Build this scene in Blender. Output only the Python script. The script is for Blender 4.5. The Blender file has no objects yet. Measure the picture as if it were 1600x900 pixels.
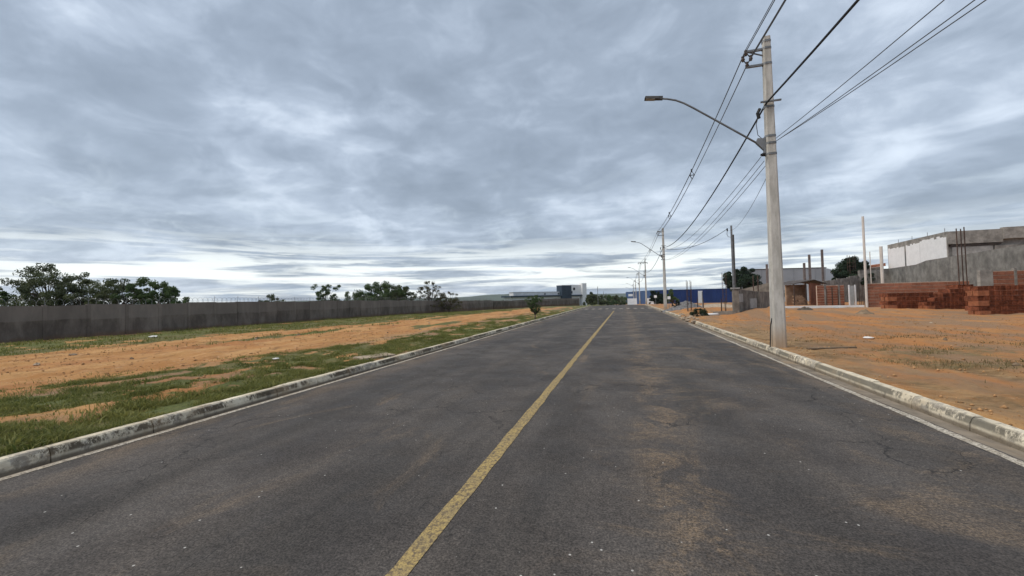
import bpy, math, random
import numpy as np
from mathutils import Vector, Matrix
random.seed(7)
rng = np.random.default_rng(7)
PI = math.pi
sc = bpy.context.scene
col = sc.collection

# ------------------------------------------------------------------ camera
H_EYE = 1.6
YAW = math.radians(15.255); PITCH = math.atan(18/640); ROLL = math.radians(1.4)
fwd = Vector((-math.sin(YAW)*math.cos(PITCH), math.cos(YAW)*math.cos(PITCH), math.sin(PITCH)))
rt = Vector((math.cos(YAW), math.sin(YAW), 0)); up = rt.cross(fwd)
c_, s_ = math.cos(ROLL), math.sin(ROLL)
rt2 = rt*c_ - up*s_; up2 = rt*s_ + up*c_
cam = bpy.data.cameras.new('camera'); cam_o = bpy.data.objects.new('camera', cam); col.objects.link(cam_o)
M_ = Matrix((rt2, up2, -fwd)).transposed().to_4x4(); M_.translation = Vector((0, 0, H_EYE))
cam_o.matrix_world = M_
cam.sensor_width = 36; cam.lens = 36*640/1600; cam.clip_start = .05; cam.clip_end = 20000
sc.camera = cam_o

# ------------------------------------------------------------------ node helpers
def N(nt, t, props=None, **ins):
    n = nt.nodes.new(t)
    for k, v in (props or {}).items(): setattr(n, k, v)
    for k, v in ins.items():
        key = int(k[1:]) if k[0] == '_' else k.replace('__', ' ')
        s = n.inputs[key]
        if isinstance(v, bpy.types.NodeSocket): nt.links.new(v, s)
        else: s.default_value = v
    return n
def math_(nt, op, a, b=0., clamp=False):
    return N(nt, 'ShaderNodeMath', {'operation': op, 'use_clamp': clamp}, _0=a, _1=b).outputs[0]
def mix(nt, f, a, b, bt='MIX'):
    n = nt.nodes.new('ShaderNodeMix'); n.data_type = 'RGBA'; n.blend_type = bt
    for s, v in ((n.inputs[0], f), (n.inputs[6], a), (n.inputs[7], b)):
        if isinstance(v, bpy.types.NodeSocket): nt.links.new(v, s)
        else: s.default_value = v if not isinstance(v, tuple) or len(v) == 4 else (*v, 1)
    return n.outputs[2]
def noise(nt, vec, scale, detail=4, rough=.55, dist=0., out=0):
    return N(nt, 'ShaderNodeTexNoise', None, Vector=vec, Scale=scale, Detail=detail, Roughness=rough, Distortion=dist).outputs[out]
def ramp(nt, v, a, b, lo=0., hi=1., smooth=True):
    n = N(nt, 'ShaderNodeMapRange', {'interpolation_type': 'SMOOTHSTEP' if smooth else 'LINEAR'})
    for i, x in enumerate((v, a, b, lo, hi)):
        if isinstance(x, bpy.types.NodeSocket): nt.links.new(x, n.inputs[i])
        else: n.inputs[i].default_value = x
    return n.outputs[0]
def vscale(nt, vec, s):
    return N(nt, 'ShaderNodeVectorMath', {'operation': 'MULTIPLY'}, _0=vec, _1=s).outputs[0]

# ------------------------------------------------------------------ world: overcast sky
SUN_EL = math.radians(55); SUN_AZ = math.radians(-118)     # behind thick cloud, to the left and behind
w = bpy.data.worlds.new('World'); sc.world = w; w.use_nodes = True
nt = w.node_tree; nt.nodes.clear()
sky = N(nt, 'ShaderNodeTexSky', {'sky_type': 'NISHITA', 'sun_disc': False, 'sun_elevation': SUN_EL, 'sun_rotation': SUN_AZ,
                                 'air_density': 1.2, 'dust_density': 2.0})
tc = N(nt, 'ShaderNodeTexCoord').outputs['Generated']
sep = N(nt, 'ShaderNodeSeparateXYZ', None, Vector=tc)
zz = math_(nt, 'MAXIMUM', sep.outputs[2], 0.0)
den = math_(nt, 'ADD', zz, .13)
pl = N(nt, 'ShaderNodeCombineXYZ', None, X=math_(nt, 'DIVIDE', sep.outputs[0], den), Y=math_(nt, 'DIVIDE', sep.outputs[1], den), Z=0.).outputs[0]
rot = N(nt, 'ShaderNodeMapping', None, Vector=pl, Location=(4.4, 2.6, 0), Rotation=(0, 0, math.radians(24)), Scale=(.9, 1.15, 1)).outputs[0]
n1 = noise(nt, rot, .80, 4, .5, .35)
n2 = noise(nt, rot, 2.3, 8, .56, .35)
n3 = noise(nt, vscale(nt, tc, (1.3, 1.3, 2.6)), 2.4, 4, .55, .3)
n4 = noise(nt, vscale(nt, tc, (1., 1., 1.9)), 7.5, 7, .58, .6)
cl = math_(nt, 'ADD', math_(nt, 'MULTIPLY', n1, .34), math_(nt, 'ADD', math_(nt, 'MULTIPLY', n2, .26), math_(nt, 'ADD', math_(nt, 'MULTIPLY', n3, .30), math_(nt, 'MULTIPLY', n4, .26))))
t = ramp(nt, cl, .39, .765)
cr = N(nt, 'ShaderNodeValToRGB', None, Fac=t)
e = cr.color_ramp.elements
e[0].position = 0; e[0].color = (.150, .185, .235, 1)
e[1].position = 1; e[1].color = (.44, .50, .585, 1)
x = e.new(.40); x.color = (.205, .248, .312, 1)
x = e.new(.68); x.color = (.275, .325, .402, 1)
# flat layers lower down, brightening to thin white cloud over the horizon
lay = noise(nt, vscale(nt, tc, (2.6, 2.6, 40.)), 1.2, 7, .58, .5)
lay2 = noise(nt, vscale(nt, tc, (5., 5., 60.)), 1.0, 6, .58, .3)
az_ = N(nt, 'ShaderNodeVectorMath', {'operation': 'DOT_PRODUCT'}, _0=tc, _1=(-.37, .93, 0)).outputs['Value']
wisp = math_(nt, 'MULTIPLY', math_(nt, 'MULTIPLY', ramp(nt, zz, .34, .14), ramp(nt, zz, .0, .06)), ramp(nt, noise(nt, rot, 1.9, 8, .60, .8), .48, .70))
c3 = mix(nt, math_(nt, 'MULTIPLY', math_(nt, 'MULTIPLY', wisp, ramp(nt, az_, .3, .8, .45, 1.)), .55), cr.outputs[0], (.38, .44, .51, 1))
lowb = math_(nt, 'MULTIPLY', ramp(nt, zz, .17, .06), ramp(nt, lay, .43, .56))
az = N(nt, 'ShaderNodeVectorMath', {'operation': 'DOT_PRODUCT'}, _0=tc, _1=(-.37, .93, 0)).outputs['Value']
thin = ramp(nt, math_(nt, 'ADD', az, math_(nt, 'MULTIPLY', math_(nt, 'SUBTRACT', n3, .5), .5)), .52, .86, .30, 1.)
lowb = math_(nt, 'MULTIPLY', lowb, thin)
c3 = mix(nt, math_(nt, 'MULTIPLY', lowb, .95), c3, (.62, .66, .665, 1))
blue = math_(nt, 'MULTIPLY', ramp(nt, zz, .058, .022), ramp(nt, lay2, .50, .60))
c3 = mix(nt, math_(nt, 'MULTIPLY', blue, .75), c3, (.235, .305, .40, 1))
final = mix(nt, .93, sky.outputs[0], mix(nt, 1., c3, (10.3, 10.2, 10.0, 1), 'MULTIPLY'))
bg = N(nt, 'ShaderNodeBackground', None, Color=final, Strength=.1)
N(nt, 'ShaderNodeOutputWorld', None, Surface=bg.outputs[0])

sun = bpy.data.lights.new('sun', 'SUN'); sun.energy = 1.5; sun.angle = math.radians(40); sun.color = (1, .92, .80)
sun_o = bpy.data.objects.new('sun', sun); col.objects.link(sun_o)
sdir = Vector((math.sin(SUN_AZ)*math.cos(SUN_EL), math.cos(SUN_AZ)*math.cos(SUN_EL), math.sin(SUN_EL)))
sun_o.rotation_euler = (-sdir).to_track_quat('-Z', 'Y').to_euler(); sun_o.location = (0, 0, 60)
vs = sc.view_settings; vs.view_transform = 'Standard'; vs.look = 'None'; vs.exposure = 0.84; vs.gamma = 1
sc.cycles.max_bounces = 6

# ------------------------------------------------------------------ numpy noise
_perm = np.random.default_rng(3).random((256, 256))
def vnoise(x, y):
    xi = np.floor(x).astype(int); yi = np.floor(y).astype(int); fx = x-xi; fy = y-yi
    fx = fx*fx*(3-2*fx); fy = fy*fy*(3-2*fy)
    g = lambda a, b: _perm[a & 255, b & 255]
    return (g(xi, yi)*(1-fx)+g(xi+1, yi)*fx)*(1-fy)+(g(xi, yi+1)*(1-fx)+g(xi+1, yi+1)*fx)*fy
def fbm(x, y, o=4):
    s = 0; a = .5; t = 0
    for i in range(o):
        s = s+a*vnoise(x*2**i+17*i, y*2**i+31*i); t += a; a *= .5
    return s/t
def sst(x, a, b):
    t = np.clip((x-a)/(b-a), 0, 1); return t*t*(3-2*t)
def slope(Y):
    Y = np.asarray(Y, float)
    t = np.clip(Y-70, 0, 180); return -.017*np.where(t < 10, t*t/20, t-5)
ROAD_L, ROAD_R = -5.835, 3.51
KERB_L, KERB_R = -6.02, 3.80
def ground_z(X, Y):
    X = np.asarray(X, float); Y = np.asarray(Y, float)
    z = slope(Y)
    left = sst(-X, 6.05, 6.25); right = sst(X, 3.9, 4.05)
    z = z + left*(.10+.02*sst(-X, 6.2, 8)) + right*.11
    z = z - .35*sst(-X, 14, 24)*sst(Y, 30, 80)
    off = np.maximum(left*sst(-X, 6.2, 7.2), right*sst(X, 4.0, 4.8))*np.clip(1.2-np.hypot(X, Y)/250, 0, 1)
    z = z + off*((fbm(X*.35, Y*.35)-.5)*.12 + (fbm(X*1.6+9, Y*1.6)-.5)*.12 + (fbm(X*4.3, Y*4.3+4)-.5)*.085)
    # wheel ruts along the dirt track
    for c in (-11.6, -13.5, -16.2, -17.9):
        z = z - .05*np.exp(-((X-c-1.2*(fbm(Y*.06, Y*0+c)-.5))/.22)**2)*sst(-X, 9, 10.5)
    for (mx, my, r, h) in ((9.3, 30.5, 2.0, .55), (13, 33, 3.0, .20), (17, 34.2, 3.0, .12), (6.0, 29, 1.6, .15), (20, 37, 4, .15), (3.9, 26.5, .8, .05),
                           (5.6, 37, 2.2, .35), (8.0, 40, 3, .3)):
        z = z + h*np.exp(-((X-mx)**2+(Y-my)**2)/r**2)*(.75+.5*fbm(X*2, Y*2))*sst(X, 3.9, 5)
    return z
def gz(x, y): return float(ground_z(x, y))
def grass_mask(X, Y):
    X = np.asarray(X, float); Y = np.asarray(Y, float)
    n = fbm(X*.45, Y*.30, 4); n2 = fbm(X*1.3+5, Y*1.0, 4)
    e1 = np.interp(Y, [2, 5, 7, 9, 15, 34, 60], [-11.9, -11.2, -10.7, -10.1, -8.9, -9.3, -9.0])+2.4*(n-.5)
    e2 = np.interp(Y, [0, 18, 28, 45, 60, 80], [-19.6, -19.4, -17.5, -15.5, -14.5, -13])+2.0*(fbm(X*.2, Y*.2+7)-.5)
    near = sst(X, e1-.9, e1+.6)*(1-.85*sst(n2, .56, .64))*(1-.7*sst(fbm(X*3+11, Y*2.4, 3), .58, .70))
    near = np.maximum(near, .9*sst(X, -7.6, -6.6)*(1-.7*sst(fbm(X*1.6+70, Y*.9, 3), .52, .64))*(X < -6.0))
    far = sst(-X, -e2-.5, -e2+.8)*(.95-.5*sst(n2, .52, .7))
    far = far*(1-.8*sst(-X, 27.6, 28.2)*sst(fbm(X*.1, Y*.3), .4, .6))
    mid = .75*sst(fbm(X*.5+3, Y*.12+2), .60, .68)*sst(Y, 8, 16)*(X < -9)
    back = sst(Y, 58, 78)*sst(-X, 5.9, 6.1)*.9
    L = np.where(X < -5.5, np.maximum(np.maximum(near, far), np.maximum(mid, back)), 0)
    sp = sst(fbm(X*.6+40, Y*1.1+3, 5), .44, .60)
    R = .58*sp*sst(X, 4.2, 6.0)*(1-sst(X+.2*Y, 13, 17))*sst(Y, 0, 3)*(1-sst(Y, 13, 20))
    R2 = .8*sst(X, 14, 30)*sst(Y, 90, 120)
    return np.where(X < 0, L, np.maximum(R, R2))

# ------------------------------------------------------------------ mesh builder
class MB:
    def __init__(s): s.v = []; s.f = []
    def quad(s, *p):
        i = len(s.v); s.v += [tuple(q) for q in p]; s.f.append(tuple(range(i, i+len(p))))
    def hexa(s, p):      # p: 8 corners, bottom 4 ccw then top 4
        i = len(s.v); s.v += [tuple(q) for q in p]
        for f in ((3, 2, 1, 0), (4, 5, 6, 7), (0, 1, 5, 4), (1, 2, 6, 5), (2, 3, 7, 6), (3, 0, 4, 7)): s.f.append(tuple(i+k for k in f))
    def box(s, x0, x1, y0, y1, z0, z1, m=None):
        p = [Vector(q) for q in ((x0, y0, z0), (x1, y0, z0), (x1, y1, z0), (x0, y1, z0), (x0, y0, z1), (x1, y0, z1), (x1, y1, z1), (x0, y1, z1))]
        s.hexa([m @ q for q in p] if m else p)
    def tube(s, pts, r, n=6, cap=True):
        pts = [Vector(p) for p in pts]; rs = r if isinstance(r, (list, tuple)) else [r]*len(pts)
        base = len(s.v); up = None
        for k, p in enumerate(pts):
            d = (pts[min(k+1, len(pts)-1)]-pts[max(k-1, 0)]).normalized()
            if up is None or abs(up.dot(d)) > .95: up = Vector((0, 0, 1)) if abs(d.z) < .9 else Vector((1, 0, 0))
            a = d.cross(up).normalized(); b = a.cross(d)
            up = b
            for j in range(n):
                t = 2*PI*j/n; s.v.append(tuple(p+(a*math.cos(t)+b*math.sin(t))*rs[k]))
        for k in range(len(pts)-1):
            for j in range(n):
                q = base+k*n; s.f.append((q+j, q+(j+1) % n, q+n+(j+1) % n, q+n+j))
        if cap:
            s.f.append(tuple(base+j for j in range(n))[::-1]); s.f.append(tuple(base+(len(pts)-1)*n+j for j in range(n)))
    def build(s, name, m, parent=None, smooth=False):
        me = bpy.data.meshes.new(name); me.from_pydata(s.v, [], s.f); me.validate()
        if smooth: me.polygons.foreach_set('use_smooth', [True]*len(me.polygons))
        return link(name, me, m, parent)
def link(name, me, m, parent=None):
    if m and not me.materials: me.materials.append(m)
    o = bpy.data.objects.new(name, me); col.objects.link(o)
    if parent: o.parent = parent
    return o
def empty(name, loc=(0, 0, 0), rz=0.):
    o = bpy.data.objects.new(name, None); col.objects.link(o); o.location = loc; o.rotation_euler = (0, 0, rz); o.empty_display_size = .2
    return o
def tag(o, label=None, cat=None, group=None, kind=None):
    for k, v in (('label', label), ('category', cat), ('group', group), ('kind', kind)):
        if v: o[k] = v
    return o
def copy_tree(o, parent=None):
    c = o.copy(); col.objects.link(c)
    if parent: c.parent = parent
    for ch in list(o.children): copy_tree(ch, c)
    return c
def np_mesh(name, v, f, m, parent=None, attrs=None, smooth=False):
    """v (n,3) array, f (k,3|4) array"""
    me = bpy.data.meshes.new(name); k = f.shape[1]
    me.vertices.add(len(v)); me.vertices.foreach_set('co', v.astype(np.float32).ravel())
    me.loops.add(f.size); me.loops.foreach_set('vertex_index', f.astype(np.int32).ravel())
    me.polygons.add(len(f)); me.polygons.foreach_set('loop_start', np.arange(0, f.size, k, dtype=np.int32))
    me.polygons.foreach_set('loop_total', np.full(len(f), k, dtype=np.int32))
    if smooth: me.polygons.foreach_set('use_smooth', np.ones(len(f), bool))
    me.update(calc_edges=True)
    for an, av in (attrs or {}).items():
        a = me.attributes.new(an, 'FLOAT', 'POINT'); a.data.foreach_set('value', av.astype(np.float32).ravel())
    return link(name, me, m, parent)

# ------------------------------------------------------------------ materials
def newmat(name):
    m = bpy.data.materials.new(name); m.use_nodes = True; nt = m.node_tree
    b = nt.nodes['Principled BSDF']; b.inputs['Specular IOR Level'].default_value = .25
    pos = N(nt, 'ShaderNodeNewGeometry').outputs['Position']
    return m, nt, b, pos
def setc(nt, b, c, rough=.85, bump=None, bs=.3, bd=.02):
    if isinstance(c, tuple): b.inputs['Base Color'].default_value = (*c, 1) if len(c) == 3 else c
    else: nt.links.new(c, b.inputs['Base Color'])
    if isinstance(rough, (int, float)): b.inputs['Roughness'].default_value = rough
    else: nt.links.new(rough, b.inputs['Roughness'])
    if bump is not None:
        n = N(nt, 'ShaderNodeBump', None, Height=bump, Strength=bs, Distance=bd); nt.links.new(n.outputs[0], b.inputs['Normal'])
MAT = {}
def simple(name, c, rough=.8, var=.25, scale=3., metal=0., bs=.2, bd=.01, dirt=None):
    """one base colour with mottling and grain; dirt = second colour in blotches"""
    m, nt, b, pos = newmat(name)
    oi = N(nt, 'ShaderNodeObjectInfo').outputs['Random']
    n = noise(nt, pos, scale, 6, .65)
    k = math_(nt, 'ADD', ramp(nt, n, .3, .7, 1-var, 1+var), math_(nt, 'MULTIPLY', math_(nt, 'SUBTRACT', oi, .5), var*.8))
    cc = mix(nt, 1., (*c, 1), N(nt, 'ShaderNodeCombineXYZ', None, X=k, Y=k, Z=k).outputs[0], 'MULTIPLY')
    if dirt: cc = mix(nt, ramp(nt, noise(nt, pos, scale*.45, 7, .7, .5), .5, .68, 0, .8), cc, (*dirt, 1))
    setc(nt, b, cc, rough, noise(nt, pos, scale*9, 4, .6), bs, bd); b.inputs['Metallic'].default_value = metal
    MAT[name] = m; return m

# --- asphalt
m, nt, b, pos = newmat('asphalt'); MAT['asphalt'] = m
sp = N(nt, 'ShaderNodeSeparateXYZ', None, Vector=pos); X = sp.outputs[0]; Y = sp.outputs[1]
stretch = vscale(nt, pos, (1., .22, 1.))
base = mix(nt, ramp(nt, noise(nt, pos, .55, 6, .62, .3), .36, .66), (.056, .050, .047, 1), (.096, .085, .077, 1))
base = mix(nt, ramp(nt, noise(nt, stretch, 1.5, 5, .6, .4), .46, .68, 0, .32), base, (.128, .108, .090, 1))
base = mix(nt, ramp(nt, noise(nt, vscale(nt, pos, (1, .1, 1)), 1.1, 4, .6), .48, .66, 0, .6), base, (.048, .044, .041, 1))
# polished wheel paths, two to a lane
for wx, am in ((-4.35, .40), (-2.55, .32), (1.05, .25), (2.75, .36)):
    wob_ = math_(nt, 'ADD', X, math_(nt, 'MULTIPLY', math_(nt, 'SUBTRACT', noise(nt, vscale(nt, pos, (0, .12, 0)), 1., 3), .5), .8))
    tr = math_(nt, 'MULTIPLY', ramp(nt, math_(nt, 'ABSOLUTE', math_(nt, 'SUBTRACT', wob_, wx)), .62, .12), ramp(nt, noise(nt, vscale(nt, pos, (1, .3, 1)), 1.3, 6, .7), .36, .60, .35, 1.))
    base = mix(nt, math_(nt, 'MULTIPLY', tr, am), base, (.040, .038, .036, 1))
# dust from the dirt lots, strongest in the right lane
lane = math_(nt, 'MULTIPLY', ramp(nt, X, -.9, .4), ramp(nt, X, 4.4, 1.6, .55, 1.))
wob = math_(nt, 'ADD', X, math_(nt, 'MULTIPLY', math_(nt, 'SUBTRACT', noise(nt, vscale(nt, pos, (0, .35, 0)), 1., 4), .5), 1.2))
streak = math_(nt, 'MULTIPLY', ramp(nt, math_(nt, 'ABSOLUTE', math_(nt, 'SUBTRACT', wob, .45)), .50, .06), math_(nt, 'MULTIPLY', ramp(nt, noise(nt, pos, 1.9, 9, .78, .8), .44, .62), ramp(nt, noise(nt, pos, 30, 4, .8), .36, .6, .3, 1.)))
dn = math_(nt, 'MULTIPLY', ramp(nt, noise(nt, vscale(nt, pos, (.8, 1.25, 1)), .7, 10, .76, .9), .50, .66), ramp(nt, noise(nt, pos, 34, 4, .8), .36, .62, .35, 1.))
dust = math_(nt, 'ADD', math_(nt, 'MULTIPLY', dn, math_(nt, 'MULTIPLY', lane, .46)), math_(nt, 'MULTIPLY', streak, .62), True)
dust = math_(nt, 'ADD', dust, math_(nt, 'MULTIPLY', ramp(nt, noise(nt, vscale(nt, pos, (.8, .35, 1)), .8, 6, .7, 1.), .57, .72), .35), True)
edge = math_(nt, 'MULTIPLY', math_(nt, 'ADD', ramp(nt, X, -4.7, -5.9), ramp(nt, X, 2.6, 3.6)), ramp(nt, noise(nt, vscale(nt, pos, (1, .4, 1)), 1.6, 6, .65), .42, .64))
dust = math_(nt, 'ADD', dust, math_(nt, 'MULTIPLY', edge, .38), True)
spill = math_(nt, 'MULTIPLY', ramp(nt, math_(nt, 'ADD', math_(nt, 'ABSOLUTE', math_(nt, 'SUBTRACT', Y, 27.)), math_(nt, 'MULTIPLY', math_(nt, 'SUBTRACT', 4., X), 1.6)), 5.5, .5), ramp(nt, noise(nt, pos, .9, 6, .7), .35, .6))
dust = math_(nt, 'ADD', dust, math_(nt, 'MULTIPLY', spill, .7), True)
base = mix(nt, dust, base, (.245, .175, .110, 1))
# aggregate grain, cracks, pale chips
fine = noise(nt, pos, 62, 4, .8)
base = mix(nt, .95, base, mix(nt, ramp(nt, fine, .36, .66), (.42, .42, .42, 1), (1.62, 1.60, 1.58, 1)), 'MULTIPLY')
mott = noise(nt, pos, 17, 6, .75)
base = mix(nt, .6, base, mix(nt, ramp(nt, mott, .34, .66), (.62, .62, .62, 1), (1.36, 1.34, 1.32, 1)), 'MULTIPLY')
wp = N(nt, 'ShaderNodeVectorMath', {'operation': 'ADD'}, _0=pos, _1=vscale(nt, noise(nt, pos, 1.3, 5, .6, out=1), (1.1, 1.1, 0))).outputs[0]
cd = N(nt, 'ShaderNodeTexVoronoi', {'feature': 'DISTANCE_TO_EDGE'}, Vector=wp, Scale=.62).outputs[0]
crack = math_(nt, 'MULTIPLY', ramp(nt, cd, .0062, .0015), ramp(nt, noise(nt, pos, .5, 3), .47, .58))
wp2 = N(nt, 'ShaderNodeVectorMath', {'operation': 'ADD'}, _0=pos, _1=vscale(nt, noise(nt, pos, 4, 4, .6, out=1), (.3, .3, 0))).outputs[0]
cd2 = N(nt, 'ShaderNodeTexVoronoi', {'feature': 'DISTANCE_TO_EDGE'}, Vector=wp2, Scale=2.6).outputs[0]
crack2 = math_(nt, 'MULTIPLY', ramp(nt, cd2, .020, .004), ramp(nt, noise(nt, pos, .9, 4, .6), .54, .64, 0, .6))
crk = math_(nt, 'MAXIMUM', crack, crack2)
base = mix(nt, math_(nt, 'MULTIPLY', crk, .8), base, (.022, .020, .019, 1))
vc = N(nt, 'ShaderNodeTexVoronoi', None, Vector=pos, Scale=16.)
chip = math_(nt, 'MULTIPLY', ramp(nt, vc.outputs['Distance'], .15, .09), ramp(nt, N(nt, 'ShaderNodeSeparateXYZ', None, Vector=vc.outputs['Color']).outputs[0], .955, .965))
base = mix(nt, math_(nt, 'MULTIPLY', chip, .75), base, (.62, .60, .56, 1))
hgt = math_(nt, 'SUBTRACT', math_(nt, 'ADD', fine, math_(nt, 'MULTIPLY', mott, .6)), math_(nt, 'MULTIPLY', crk, 1.5))
setc(nt, b, base, ramp(nt, noise(nt, pos, 2, 3), .3, .7, .72, .92), hgt, .55, .012)

# --- dirt ground with grass mask
m, nt, b, pos = newmat('soil'); MAT['soil'] = m
sp = N(nt, 'ShaderNodeSeparateXYZ', None, Vector=pos); X = sp.outputs[0]; Y = sp.outputs[1]
st = vscale(nt, pos, (1., .35, 1.))
d = mix(nt, ramp(nt, noise(nt, st, .9, 7, .65, .3), .36, .66), (.39, .188, .064, 1), (.51, .285, .115, 1))
d = mix(nt, ramp(nt, noise(nt, pos, .28, 5, .6), .46, .64, 0, .75), d, (.36, .150, .052, 1))
d = mix(nt, ramp(nt, noise(nt, vscale(nt, pos, (1., .5, 1)), 2.6, 7, .72, .4), .50, .68, 0, .75), d, (.19, .100, .045, 1))
d = mix(nt, ramp(nt, noise(nt, pos, 4.6, 6, .7), .56, .74, 0, .6), d, (.60, .40, .235, 1))
d = mix(nt, ramp(nt, noise(nt, pos, 24, 4, .7), .58, .70, 0, .5), d, (.13, .075, .042, 1))
d = mix(nt, math_(nt, 'MULTIPLY', ramp(nt, X, 4., 6.), ramp(nt, noise(nt, st, .45, 6, .65), .34, .62, .25, .8)), d, (.41, .165, .052, 1))
# damp grey-brown verge next to the kerbs and between track and grass
vg = math_(nt, 'MULTIPLY', ramp(nt, X, -11.2, -9.4), ramp(nt, noise(nt, st, .7, 6, .65), .38, .58))
d = mix(nt, math_(nt, 'MULTIPLY', vg, .75), d, (.235, .165, .105, 1))
rv = math_(nt, 'MULTIPLY', math_(nt, 'MULTIPLY', ramp(nt, X, 3.5, 4.5), ramp(nt, math_(nt, 'ADD', X, math_(nt, 'MULTIPLY', Y, .25)), 12., 8.)), ramp(nt, noise(nt, st, .8, 6, .68), .36, .6))
d = mix(nt, math_(nt, 'MULTIPLY', rv, .85), d, mix(nt, ramp(nt, noise(nt, vscale(nt, pos, (.7, 1., 1)), 2.2, 7, .72, .5), .40, .62), (.135, .092, .044, 1), (.36, .235, .115, 1)))
d = mix(nt, math_(nt, 'MULTIPLY', rv, ramp(nt, noise(nt, pos, 1.1, 7, .7, .6), .55, .68, 0, .7)), d, (.46, .30, .15, 1))
ga = N(nt, 'ShaderNodeAttribute', {'attribute_name': 'grass'}).outputs['Fac']
gn = math_(nt, 'ADD', ga, math_(nt, 'MULTIPLY', math_(nt, 'SUBTRACT', noise(nt, pos, 5.5, 7, .75), .5), 1.1))
gc = mix(nt, ramp(nt, noise(nt, pos, 3, 6, .7), .35, .65), (.085, .100, .032, 1), (.150, .135, .055, 1))
gc = mix(nt, ramp(nt, noise(nt, pos, .35, 4, .6), .45, .62, 0, .6), gc, (.080, .125, .026, 1))
gc = mix(nt, ramp(nt, noise(nt, pos, 17, 5, .75), .50, .62, 0, .7), gc, (.045, .055, .022, 1))
gm = ramp(nt, gn, .42, .72)
gc = mix(nt, ramp(nt, X, 3., 4.), gc, mix(nt, ramp(nt, noise(nt, pos, 6, 6, .75), .38, .62), (.125, .092, .042, 1), (.235, .175, .085, 1)))
# scrub far beyond the walls
farz = math_(nt, 'MAXIMUM', ramp(nt, X, -29.2, -30.2), ramp(nt, Y, 260., 330.))
cc = mix(nt, math_(nt, 'MULTIPLY', gm, .93), d, gc)
cc = mix(nt, farz, cc, mix(nt, ramp(nt, noise(nt, pos, .05, 6, .65), .4, .6), (.060, .085, .032, 1), (.13, .125, .06, 1)))
hg = math_(nt, 'ADD', noise(nt, pos, 9, 7, .72), math_(nt, 'MULTIPLY', noise(nt, pos, 38, 4, .7), .4))
setc(nt, b, cc, .95, hg, .75, .06)

# --- white painted, mildewed kerb
def kerb_mat(name, stain, dark, sand):
    m, nt, b, pos = newmat(name); MAT[name] = m
    oi = N(nt, 'ShaderNodeObjectInfo').outputs['Random']
    sp = N(nt, 'ShaderNodeSeparateXYZ', None, Vector=pos)
    con = mix(nt, ramp(nt, noise(nt, pos, 7, 6, .7), .35, .65), (.29, .255, .205, 1), (.42, .38, .315, 1))
    wpaint = mix(nt, ramp(nt, noise(nt, pos, 3, 5, .6), .35, .65), (.58, .50, .37, 1), (.76, .68, .53, 1))
    mk = math_(nt, 'ADD', noise(nt, pos, 8.0, 8, .72), math_(nt, 'MULTIPLY', math_(nt, 'SUBTRACT', oi, .5), .16))
    c = mix(nt, ramp(nt, mk, .40, .52), con, wpaint)
    # mildew sits in a band on the face, broken up along the kerb
    big = noise(nt, vscale(nt, pos, (0, 1, 0)), .8, 4, .6)
    fine = noise(nt, vscale(nt, pos, (1., 1., .45)), 17, 8, .78)
    band = math_(nt, 'MULTIPLY', ramp(nt, sp.outputs[2], .125, .105), ramp(nt, sp.outputs[2], .02, .05))
    mm = math_(nt, 'ADD', math_(nt, 'MULTIPLY', big, .75), math_(nt, 'ADD', math_(nt, 'MULTIPLY', fine, .55), math_(nt, 'MULTIPLY', math_(nt, 'SUBTRACT', oi, .5), .10)))
    c = mix(nt, math_(nt, 'MULTIPLY', ramp(nt, mm, stain, stain+.08, 0, .92), math_(nt, 'ADD', .22, math_(nt, 'MULTIPLY', band, .78))), c, dark)
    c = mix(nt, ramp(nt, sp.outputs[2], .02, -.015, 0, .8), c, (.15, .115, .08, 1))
    c = mix(nt, ramp(nt, noise(nt, pos, 1.1, 6, .7), .52, .68, 0, .65), c, sand)
    setc(nt, b, c, .9, noise(nt, pos, 30, 6, .7), .5, .015)
kerb_mat('kerb_paint_mildew', .615, (.070, .052, .034, 1), (.33, .24, .15, 1))
kerb_mat('kerb_paint_grey', .575, (.15, .137, .108, 1), (.36, .28, .19, 1))

def paint_mat(name, c, under, wear, sand):
    m, nt, b, pos = newmat(name); MAT[name] = m
    a = ramp(nt, noise(nt, pos, 26, 6, .75), wear-.09, wear+.09)
    c1 = mix(nt, ramp(nt, noise(nt, pos, 2.5, 6, .7), .4, .68), c, sand)
    c1 = mix(nt, a, c1, under)
    c1 = mix(nt, ramp(nt, noise(nt, pos, 95, 3, .7), .40, .6, 0, .55), c1, under)
    setc(nt, b, c1, .85, noise(nt, pos, 95, 3, .7), .5, .012)
paint_mat('yellow_paint', (.46, .335, .125, 1), (.13, .10, .068, 1), .53, (.36, .275, .13, 1))
paint_mat('white_line_paint', (.62, .57, .48, 1), (.15, .125, .10, 1), .53, (.46, .39, .29, 1))
paint_mat('faded_line_paint', (.36, .29, .20, 1), (.12, .105, .09, 1), .52, (.28, .21, .14, 1))
paint_mat('faded_zebra_paint', (.46, .42, .36, 1), (.14, .12, .10, 1), .50, (.34, .28, .21, 1))
simple('gutter_concrete', (.21, .175, .135), .95, .3, 3., dirt=(.30, .22, .14), bs=.5, bd=.02)
simple('gap_shade', (.045, .040, .036), .8, .35, 4., bs=.5)  # near-black for the kerb gaps, their shade as a base colour

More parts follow.
